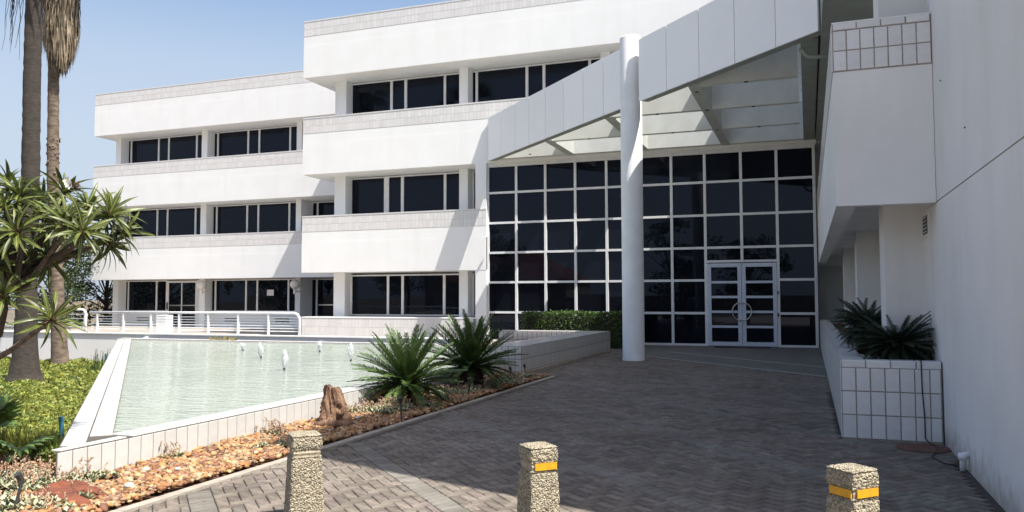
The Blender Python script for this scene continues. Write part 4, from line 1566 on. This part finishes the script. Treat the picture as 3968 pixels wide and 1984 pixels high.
# two white flowers on a stalk
for fx, fz in ((.02, .13), (.055, .085)):
    c = Vector((-6.76 + fx, 5.84 - .03, 2.67 + fz))
    q = MB()
    for k in range(5):
        a = k * 2 * math.pi / 5 + fx * 40
        d = Vector((math.cos(a), -.35, math.sin(a))); s_ = Vector((-math.sin(a), 0, math.cos(a)))
        q.add([c, c + d * .022 + s_ * .017, c + d * .046 + s_ * .01, c + d * .046 - s_ * .012, c + d * .022 - s_ * .015], [(0, 1, 2, 3, 4)])
    fo = part('flower', q, FLOWER, t)
    b_ = blob(c - Vector((0, .006, 0)), .008, .008, .008, 6, 4, .1)
    part('flower_heart', b_, FLOWER_C, fo)
q = MB()
for k in range(14):
    e = Vector((-6.70, 5.83, 2.70)) + Vector((random.uniform(0, .11), random.uniform(-.03, .03), random.uniform(.0, .09)))
    q.tube([(-6.78, 5.85, 2.68), e], .004, 4)
    b_ = blob(e, .011, .011, .011, 5, 4, .2); q.add(b_.v, b_.f)
part('seed_stalk', q, BUD, t)

# ------------------------------------------------------------------ ground cover lawn
n_ = 130000
yy = 5.9 + (21.5 - 5.9) * RNG.random(n_) ** 1.5
xx = -(0.95 + yy) - .04 - RNG.random(n_) ** 1.2 * (5 + yy * .55)
ok = (yy > 6.0 + .18 * np.sin(xx * 3)) & (xx > -34) & (xx < -6.95)
xx, yy = xx[ok], yy[ok]
zz = -.62 * np.clip((yy - 6.5) / 9, 0, 1) - .02
hgt = (.17 + .05 * np.sin(xx * 2.3) * np.sin(yy * 1.9) + .05 * np.sin(xx * 5.1 + yy * 4.3))
c_ = np.stack([xx, yy, zz + hgt * RNG.random(len(xx)) ** .55], 1)
dist = np.sqrt(xx ** 2 + yy ** 2)
v = leaf_quads(c_, .064 * np.clip(dist / 11, .8, 2.0), .9, 2.8)
o = link('ground_cover', np_mesh('ground_cover', v, 4, GRASS, [(0, 1, 2, 3)]))
o['kind'] = 'stuff'
# taller stalks at the front edge
n_ = 2500
xx = RNG.uniform(-9.5, -7.0, n_); yy = 6.12 + RNG.random(n_) * .35 + .18 * np.sin(xx * 3)
ok = xx + yy < -1.02
xx, yy = xx[ok], yy[ok]; n_ = len(xx)
a = RNG.uniform(0, 6.28, n_); ln = RNG.uniform(.1, .32, n_); w = .006
v = np.zeros((n_, 4, 3)); b0 = np.stack([xx, yy, np.full(n_, -.03)], 1)
sd = np.stack([np.cos(a), np.sin(a), 0 * a], 1)
v[:, 0] = b0 - sd * w; v[:, 1] = b0 + sd * w
tp = b0 + np.stack([RNG.normal(0, .07, n_), RNG.normal(-.03, .07, n_), ln], 1)
v[:, 2] = tp + sd * w * .4; v[:, 3] = tp - sd * w * .4
o = link('ground_cover_stalks', np_mesh('ground_cover_stalks', v, 4, GRASS, [(0, 1, 2, 3)]))
o['kind'] = 'stuff'

# fan palm seedlings
SEED = mesh_of('leaf', fan_frond(13, .30, .22, .15), FANLEAF)
for k, (x, y, z, lab, rots) in enumerate(((-8.28, 6.25, .12, 'fan palm seedling with tall leaves at the left picture edge', ((0, -1.1, .4), (.3, -.8, -.6), (0, -1.3, 1.5), (.2, -.6, 2.4))),
                                          (-7.62, 6.02, .08, 'low fan palm seedling leaf over the front edge of the ground cover', ((.4, -.35, -.25), (-.2, -.5, -1.2))))):
    t = thing('fan_palm_seedling', lab, 'plant', (x, y, z - .1), 'fan palm seedlings')
    for r in rots:
        o_ = link('leaf', SEED, t, (0, 0, .08)); o_.rotation_euler = r
        o_.scale = (1.15,) * 3

# ------------------------------------------------------------------ gravel
n_ = 9800
gx = RNG.uniform(-6.18, -5.12, n_ * 2); gy = 2.6 + (16.2 - 2.6) * RNG.random(n_ * 2) ** 1.25
more = 1500
gx = np.concatenate([gx, RNG.uniform(-9.5, -6.2, more)]); gy = np.concatenate([gy, RNG.uniform(4.0, 6.3, more)])
ok = (gx > -6.18) | ((gy < 5.35 - (gx + 6.2) * .9) & (gy < 6.1))
gx, gy = gx[ok], gy[ok]
n_ = len(gx)
sx = RNG.uniform(.011, .036, n_) * np.where(RNG.random(n_) < .08, 1.5, 1); sy = sx * RNG.uniform(.6, 1.0, n_); sz = sx * RNG.uniform(.3, .7, n_)
th = RNG.uniform(0, 6.28, n_)
tmpl = blob((0, 0, 0), 1, 1, 1, 7, 5, .0)
tv = np.array(tmpl.v)
P = tv[None] * (1 + RNG.uniform(-.2, .18, (n_, len(tv), 1)))
P = P * np.stack([sx, sy, sz], 1)[:, None, :]
ca, sa = np.cos(th)[:, None], np.sin(th)[:, None]
PX, PY = P[..., 0] * ca - P[..., 1] * sa, P[..., 0] * sa + P[..., 1] * ca
tl = RNG.normal(0, .35, (n_, 1))
PZ_ = P[..., 2] + PX * tl
bumpz = .025 + .02 * np.sin(gx * 4 + gy * 2.3) * np.sin(gy * 3.1) + RNG.uniform(0, .03, n_)
P = np.stack([PX + gx[:, None], PY + gy[:, None], PZ_ + bumpz[:, None]], 2)
o = link('gravel', np_mesh('gravel', P, len(tv), GRAVEL, tmpl.f, smooth=True))
o['kind'] = 'stuff'
for k, (x, y, s, lab) in enumerate(((-5.78, 5.9, .036, 'white pebble in the gravel near the front pool corner'), (-5.52, 6.02, .03, 'small white pebble in the middle of the sunny gravel'),
                                    (-5.33, 6.9, .034, 'white pebble in the gravel close to the kerb, left of the left bollard'), (-5.42, 5.35, .045, 'largest white stone in the gravel beside the red slab'),
                                    (-5.62, 9.35, .045, 'white stone in the gravel just right of the stump'), (-5.2, 7.6, .035, 'white pebble in shaded gravel right of the left bollard'))):
    solo('white_stone', blob((x, y, .075), s, s * .7, s * .6, 10, 7, .12, random.random() * 3), WHITESTONE, lab, 'stone', True)

# ------------------------------------------------------------------ stump, log, slab
q = MB()
sx0, sy0 = -5.80, 9.12
rings = 52
nseg = 80
prof = [(.205, .0), (.19, .06), (.165, .14), (.15, .24), (.14, .33), (.118, .40), (.105, .46), (.100, .505)]
for i in range(rings + 1):
    f = i / rings
    z = f * .50
    for k in range(nseg):
        a = 2 * math.pi * k / nseg
        r = np.interp(z, [p[1] for p in prof], [p[0] for p in prof])
        r *= 1 + .16 * math.sin(3 * a + 1.2 + z * 4) + .08 * math.sin(7 * a - z * 9) + .05 * math.sin(13 * a + z * 23)
        zz = z + (.035 * math.cos(a + 2.6) if f > .9 else 0) + .012 * math.sin(5 * a) * f
        d = 1.0
        # hollow at the right foot
        da = (a - (-.65) + math.pi) % (2 * math.pi) - math.pi
        r *= 1 - .62 * math.exp(-(da / .34) ** 2 - ((z - .085) / .07) ** 2)
        r *= 1 - .35 * math.exp(-((da + .05) / .2) ** 2 - ((z - .25) / .045) ** 2)
        r *= 1 - .25 * math.exp(-((da - .55) / .18) ** 2 - ((z - .17) / .04) ** 2)
        r *= 1 + .05 * math.sin(23 * a + 8 * math.sin(z * 14)) + .03 * math.sin(41 * a - z * 30) + random.uniform(-.022, .022)
        q.v.append((sx0 + r * math.cos(a) - .03 * f, sy0 + r * math.sin(a), zz - .01))
for i in range(rings):
    for k in range(nseg):
        q.f.append((i * nseg + k, i * nseg + (k + 1) % nseg, (i + 1) * nseg + (k + 1) % nseg, (i + 1) * nseg + k))
q.f.append(tuple(range(rings * nseg, (rings + 1) * nseg)))
q.mi = [0] * len(q.f)
solo('tree_stump', q, DRIFT, 'weathered brown hollow stump standing in the gravel by the pool', 'stump', True)
q = MB()
q.tube([(-5.86, 8.72, .06), (-5.72, 8.76, .075), (-5.55, 8.86, .07), (-5.42, 8.98, .05)], [.03, .055, .05, .02], 10, True, 0, .12)
solo('driftwood', q, DRIFT, 'short pale piece of driftwood lying in front of the stump', 'driftwood', True)
q = MB()
for k, (x, y, s1, s2, s3, rz) in enumerate(((-5.78, 5.08, .26, .12, .05, .4), (-5.55, 5.02, .20, .10, .06, .1), (-5.9, 5.15, .16, .12, .06, 1.0), (-5.48, 4.82, .22, .09, .05, -.2), (-5.7, 4.9, .2, .1, .045, .5))):
    b_ = blob((x, y, .05 + k * .006), s1, s2, s3, 12, 7, .16, rz); q.add(b_.v, b_.f)
solo('red_slab', q, REDROCK, 'flat red-brown slab of wood lying in the gravel at lower left', 'slab')
q = MB()
for k in range(60):
    x, y = random.uniform(-8.2, -6.6), random.uniform(5.55, 6.0)
    b_ = blob((x, y + (-.2 if x > -6.9 else 0), .02), random.uniform(.04, .14), random.uniform(.02, .05), random.uniform(.015, .035), 8, 5, .25, random.uniform(-.6, .6)); q.add(b_.v, b_.f)
struct('bark_mulch', q, REDROCK, 'stuff')


# ------------------------------------------------------------------ succulents
def succulents(name, region, n, size, stalks, label=None, hz=.05, group=None):
    """low rosettes of fleshy leaves with thin flower stalks, one clump"""
    leafs = []
    st = MB()
    for k in range(n):
        x, y = region()
        z = hz * random.uniform(.2, 1.3)
        s = size * random.uniform(.6, 1.2)
        for i in range(9):
            a = i * 2.4 + random.random()
            el = .2 + .9 * (1 - i / 9)
            d = np.array([math.cos(a) * math.cos(el), math.sin(a) * math.cos(el), math.sin(el)])
            sd = np.array([-math.sin(a), math.cos(a), 0]) * s * .32
            b0 = np.array([x, y, z])
            leafs.append([b0, b0 + d * s * .6 - sd, b0 + d * s, b0 + d * s * .6 + sd])
        if random.random() < stalks:
            h_ = random.uniform(.06, .17)
            e = Vector((x + random.uniform(-.03, .03), y + random.uniform(-.03, .03), z + h_))
            st.tube([(x, y, z), e], .0028, 4, False, 0)
            for _ in range(4):
                f = e + Vector((random.uniform(-.025, .025), random.uniform(-.025, .025), random.uniform(-.03, .02)))
                st.tube([e - Z * .02, f], .002, 3, False, 0)
                b_ = blob(f, .008, .008, .009, 5, 4, .2); st.add(b_.v, b_.f, 0)
    V_ = np.array(leafs)
    me = np_mesh(name, V_, 4, SUCC, [(0, 1, 2, 3)])
    if label:
        t = thing(name, label, 'succulent', (0, 0, 0), group)
        link('foliage', me, t)['kind'] = 'stuff'
        if st.v:
            part('flower_stalk', st, SUCC_STALK, t, stuff=True)
        return t
    o_ = link(name, me)
    o_['kind'] = 'stuff'
    if st.v:
        struct('flower_stalks', st, SUCC_STALK, 'stuff')


def reg(pts, s):
    def f():
        a, b = random.choice(pts), random.choice(pts)
        u = random.random()
        return a[0] + (b[0] - a[0]) * u + random.gauss(0, s), a[1] + (b[1] - a[1]) * u + random.gauss(0, s)
    return f


random.seed(21)
succulents('succulent_patch', reg([(-6.9, 5.32), (-6.5, 5.25), (-6.25, 5.15), (-6.1, 5.5)], .12), 420, .06, .22, 'pale succulents with dry flower stalks in front of the pool corner')
succulents('succulent_patch', reg([(-6.0, 4.6), (-5.75, 4.62), (-5.55, 4.72)], .12), 330, .062, .06, 'dense pale succulent clump at the bottom left corner below the red slab')
succulents('succulent_patch', reg([(-6.02, 9.9), (-5.55, 10.2), (-5.85, 10.6), (-5.35, 10.9)], .10), 420, .07, .25, 'pink-tinged succulents at the foot of the left cycad')
succulents('succulent_patch', reg([(-5.9, 12.2), (-5.4, 12.5), (-5.75, 13.0), (-5.3, 14.2), (-5.7, 15.3), (-5.35, 15.6)], .10), 520, .07, .2, 'shaded succulents below the right cycad beside the paving')
succulents('succulent_patch', reg([(-6.12, 6.5), (-6.05, 6.65)], .03), 22, .045, .5, 'small green tuft against the front pool wall tiles')
succulents('succulent_patch', reg([(-6.10, 8.05), (-5.95, 8.15)], .05), 40, .045, .7, 'thin flowering tuft against the pool wall left of the stump')
succulents('succulent_patch', reg([(-5.6, 7.3), (-5.5, 7.6), (-5.4, 7.5)], .05), 50, .045, .4, 'pale low succulents in the gravel just left of the left bollard')
q = MB()
for k in range(60):
    a = random.uniform(0, 6.28)
    x, y = -17.75 + random.uniform(-.5, .5), 21.25 + random.uniform(-.1, .1)
    q.tube([(x, y, RZ), (x + .12 * math.cos(a), y + .1 * math.sin(a), RZ + random.uniform(.04, .13))], [.02, .004], 4, False)
solo('dry_tuft', q, CYCAD_OLD, 'yellowish dry tuft growing on the far pool edge', 'plant')
q = MB()
for k in range(40):
    a = random.uniform(0, 6.28)
    x, y = -19.6 + random.uniform(-.5, .25), 18.4 + random.uniform(-.2, .2)
    x = min(x, -(y + 1.1))
    q.tube([(x, y, -.65), (x + .1 * math.cos(a), y + .1 * math.sin(a), -.1 + random.uniform(-.1, .3))], [.018, .004], 4, False)
solo('reed_tuft', q, FROND, 'tuft of upright green blades beside the far end of the left pool rim', 'plant')

# ------------------------------------------------------------------ bollards
def agg_side(mb_, c, hw0, hw1, z0, z1, seed, nu=30, nv=34, amp=.006, cap=True):
    """rough square tapered block aligned with the diagonal axes"""
    rg = np.random.default_rng(seed)

    def P(u, v, z):
        return (c[0] + DU.x * u + DV.x * v, c[1] + DU.y * u + DV.y * v, z)
    grid = {}
    per = nu * 4
    idx0 = len(mb_.v)
    for j in range(nv + 1):
        f = j / nv
        hw = hw0 + (hw1 - hw0) * f
        z = z0 + (z1 - z0) * f
        edge = min(1, min(f, 1 - f) * nv / 1.5)
        for i in range(per):
            s, t_ = divmod(i, nu)
            a = (t_ / nu) * 2 - 1
            r_ = hw + rg.uniform(-amp, amp * .8) - (.006 if edge < 1 else 0)
            cr = 1 - .045 * (abs(a) ** 10)
            u, v = ((r_, a * hw) if s == 0 else (-a * hw, r_) if s == 1 else (-r_, -a * hw) if s == 2 else (a * hw, -r_))
            mb_.v.append(P(u * cr, v * cr, z))
    for j in range(nv):
        for i in range(per):
            i2 = (i + 1) % per
            mb_.f.append((idx0 + j * per + i, idx0 + j * per + i2, idx0 + (j + 1) * per + i2, idx0 + (j + 1) * per + i)); mb_.mi.append(0)
    # top grid
    k0 = len(mb_.v)
    g = 24
    for a in range(g + 1):
        for b in range(g + 1):
            u, v = (a / g * 2 - 1), (b / g * 2 - 1)
            e = max(abs(u), abs(v))
            mb_.v.append(P(u * hw1 * .985, v * hw1 * .985, z1 + (.012 * (1 - e ** 6) if cap else 0) + rg.uniform(-amp, amp) * .6))
    for a in range(g):
        for b in range(g):
            mb_.f.append((k0 + a * (g + 1) + b, k0 + (a + 1) * (g + 1) + b, k0 + (a + 1) * (g + 1) + b + 1, k0 + a * (g + 1) + b + 1)); mb_.mi.append(0)


for k, (x, y, hz, hw, lab) in enumerate(((-3.52, 5.12, .66, .112, 'left concrete bollard of exposed stone without a yellow band, next to the gravel'),
                                         (-1.735, 5.22, .665, .104, 'middle concrete bollard with one yellow reflector facing the light'),
                                         (.215, 5.12, .67, .106, 'right concrete bollard with yellow reflectors on two sides'))):
    t = thing('bollard', lab, 'bollard', (x, y, 0), 'stone bollards across the forecourt entrance')
    q = MB(); agg_side(q, (x, y), hw * 1.16, hw * .97, -.03, hz - .165, 40 + k, 30, 40); part('body', q, AGG, t)
    q = MB(); agg_side(q, (x, y), hw * .90, hw * .90, hz - .17, hz - .10, 50 + k, 20, 4, .0025, False); part('neck', q, NECK, t)
    q = MB(); agg_side(q, (x, y), hw * 1.0, hw * .96, hz - .108, hz - .012, 60 + k, 30, 9); part('cap', q, AGG, t)
    faces = ((), (-1,), (-1, 0))[k]
    for s in faces:
        q = MB()
        if s == -1:
            c = Vector((x, y, hz - .134)) - DV * (hw * .90 + .006)
            q.obox(c + DU * .008, DU, Z, DV, hw * 1.55, .046, .008)
        else:
            c = Vector((x, y, hz - .134)) - DU * (hw * .90 + .006)
            q.obox(c - DV * .008, DV, Z, DU, hw * 1.45, .046, .008)
        part('reflector', q, YELLOW, t)

# ------------------------------------------------------------------ small things
for k, (x, y, z0, h_, lean, lab) in enumerate(((-5.10, 9.62, .0, .30, (-.03, .02), 'black garden spike light in the shaded gravel right of the stump'),
                                               (-5.32, 12.3, .0, .30, (.05, 0), 'black garden spike light below the right cycad'),
                                               (-5.62, 15.1, .0, .25, (.03, 0), 'black garden spike light left of the low tiled wall corner'),
                                               (-5.5, 15.75, .0, .25, (-.02, 0), 'black garden spike light at the low tiled wall corner'),
                                               (-5.70, 4.5, .0, .30, (.05, .03), 'black garden spike light leaning at the bottom left corner'))):
    t = thing('spike_light', lab, 'garden light', (x, y, z0), 'black garden spike lights')
    tp = Vector((x + lean[0], y + lean[1], z0 + h_))
    q = MB(); q.tube([(x, y, z0 - .05), tp - Z * .07], [.014, .012], 7); part('spike', q, DARKMETAL, t)
    q = MB(); q.tube([tp - Z * .07, tp - Z * .02, tp + Vector((.0, -.03, .03))], [.014, .024, .028], 9); part('head', q, DARKMETAL, t)
q = MB()
q.tube([(-7.55, 6.55, -.1), (-7.6, 6.55, .34)], .022, 10)
q.tube([(-7.6, 6.55, .34), (-7.602, 6.55, .38)], .026, 10)
solo('standpipe', q, BLUEPIPE, 'blue irrigation standpipe in the ground cover beside the near pool corner', 'pipe')
q = MB()
q.tube([(-20.5, 19.2, -.75), (-20.5, 19.2, -.05)], .03, 8)
solo('standpipe', q, BLUEPIPE, 'blue-green irrigation pipe at the far end of the left pool rim', 'pipe')
t = thing('wall_spotlight', 'small white spotlight fixed to the terrace retaining wall', 'wall lamp', (-21.6, 21.9, .28))
q = MB(); q.tube([(-21.6, 21.97, .28), (-21.6, 21.8, .25)], .05, 10); part('head', q, WHITEMETAL, t, True)
q = MB(); q.box(-21.68, -21.52, 21.95, 21.98, .2, .36); part('bracket', q, WHITEMETAL, t)
q = MB()
cb = [(1.18, 10.36, PZ + .01), (1.18, 10.19, PZ + .004), (1.183, 10.185, .6), (1.2, 10.185, .3), (1.2, 10.18, .06), (1.24, 10.12, .012), (1.28, 9.95, .02), (1.25, 9.7, .012), (1.15, 9.3, .012), (1.22, 9.0, .012), (1.33, 8.9, .012)]
q.tube(cb, .007, 6)
solo('cable', q, BLACKCABLE, 'thin black cable hanging down the tiled planter front', 'cable', True)
q = MB(); q.lathe((1.14, 9.85, 0), [(.27, 0), (.27, .012), (.24, .016), (.24, .012), (.02, .014)], 32)
solo('drain_cover', q, CLAYRED, 'round reddish drain cover on the paving by the planter', 'drain cover')
t = thing('wall_pipe', 'short white pipe stub on the foot of the right wall', 'pipe', (1.36, 8.75, 0))
q = MB(); q.tube([(1.405, 8.75, .15), (1.36, 8.75, .15), (1.345, 8.75, .12), (1.345, 8.75, .0)], .028, 10); part('pipe', q, WHITEMETAL, t, True)
q = MB(); q.tube([(1.345, 8.75, .1), (1.345, 8.75, .16)], .04, 10); part('collar', q, WHITEMETAL, t, True)

# ------------------------------------------------------------------ behind the viewer (seen only as reflections in the dark glass)
for k, (x, y, w2, d2, h_) in enumerate(((-34, -34, 9, 6, 3.8), (22, -44, 8, 6, 4.0))):
    t = thing('house', ('ochre house with a red tiled roof across the street, reflected at left in the glass', 'ochre house with a red tiled roof across the street, reflected at right in the glass')[k], 'house', (x, y, 0), 'houses across the street')
    q = MB(); q.box(x - w2, x + w2, y - d2, y + d2, -.7, h_); part('wall', q, HOUSEWALL, t)
    q = MB()
    q.add([(x - w2 - .6, y - d2 - .6, h_), (x + w2 + .6, y - d2 - .6, h_), (x + w2 + .6, y + d2 + .6, h_), (x - w2 - .6, y + d2 + .6, h_), (x - w2 * .4, y, h_ + 3.6), (x + w2 * .4, y, h_ + 3.6)],
          [(0, 1, 5, 4), (1, 2, 5), (2, 3, 4, 5), (3, 0, 4), (3, 2, 1, 0)])
    part('roof', q, REDROOF, t)
q = MB(); q.box(-40, 30, -24.2, -24, -.5, 1.9)
solo('street_wall', q, HOUSEWALL, 'ochre garden wall across the street, seen reflected in the glass', 'wall')
for k, (x, y, h_) in enumerate(((-30, -20, 8), (-12, -21, 9), (-5, -19, 7), (-38, -14, 9), (9, -20, 8))):
    leaf_tree('street_tree', ('round tree across the street at far left behind the viewer', 'tall tree across the street behind the viewer', 'smaller tree across the street behind the viewer', 'large tree at the street corner behind the viewer', 'tree across the street at right behind the viewer')[k], 'tree', (x, y, -.1), h_, 3.4, 3400, .36, TREELEAF, 'trees across the street', clumps=26)

# dry leaves and grit blown onto the paving
n_ = 130
lx = RNG.uniform(-4.9, 1.3, n_); ly = 4.4 + 9 * RNG.random(n_) ** 1.4
e_ = RNG.random(n_) < .55
lx = np.where(e_, -4.95 + np.abs(RNG.normal(0, .35, n_)), lx)
c_ = np.stack([lx, ly, np.full(n_, .006)], 1)
v = leaf_quads(c_, .035, .1, 2.0)
v[:, :, 2] = .004 + np.abs(v[:, :, 2] - .006) * .3
o = link('leaf_litter', np_mesh('leaf_litter', v, 4, SKIRT, [(0, 1, 2, 3)]))
o['kind'] = 'stuff'
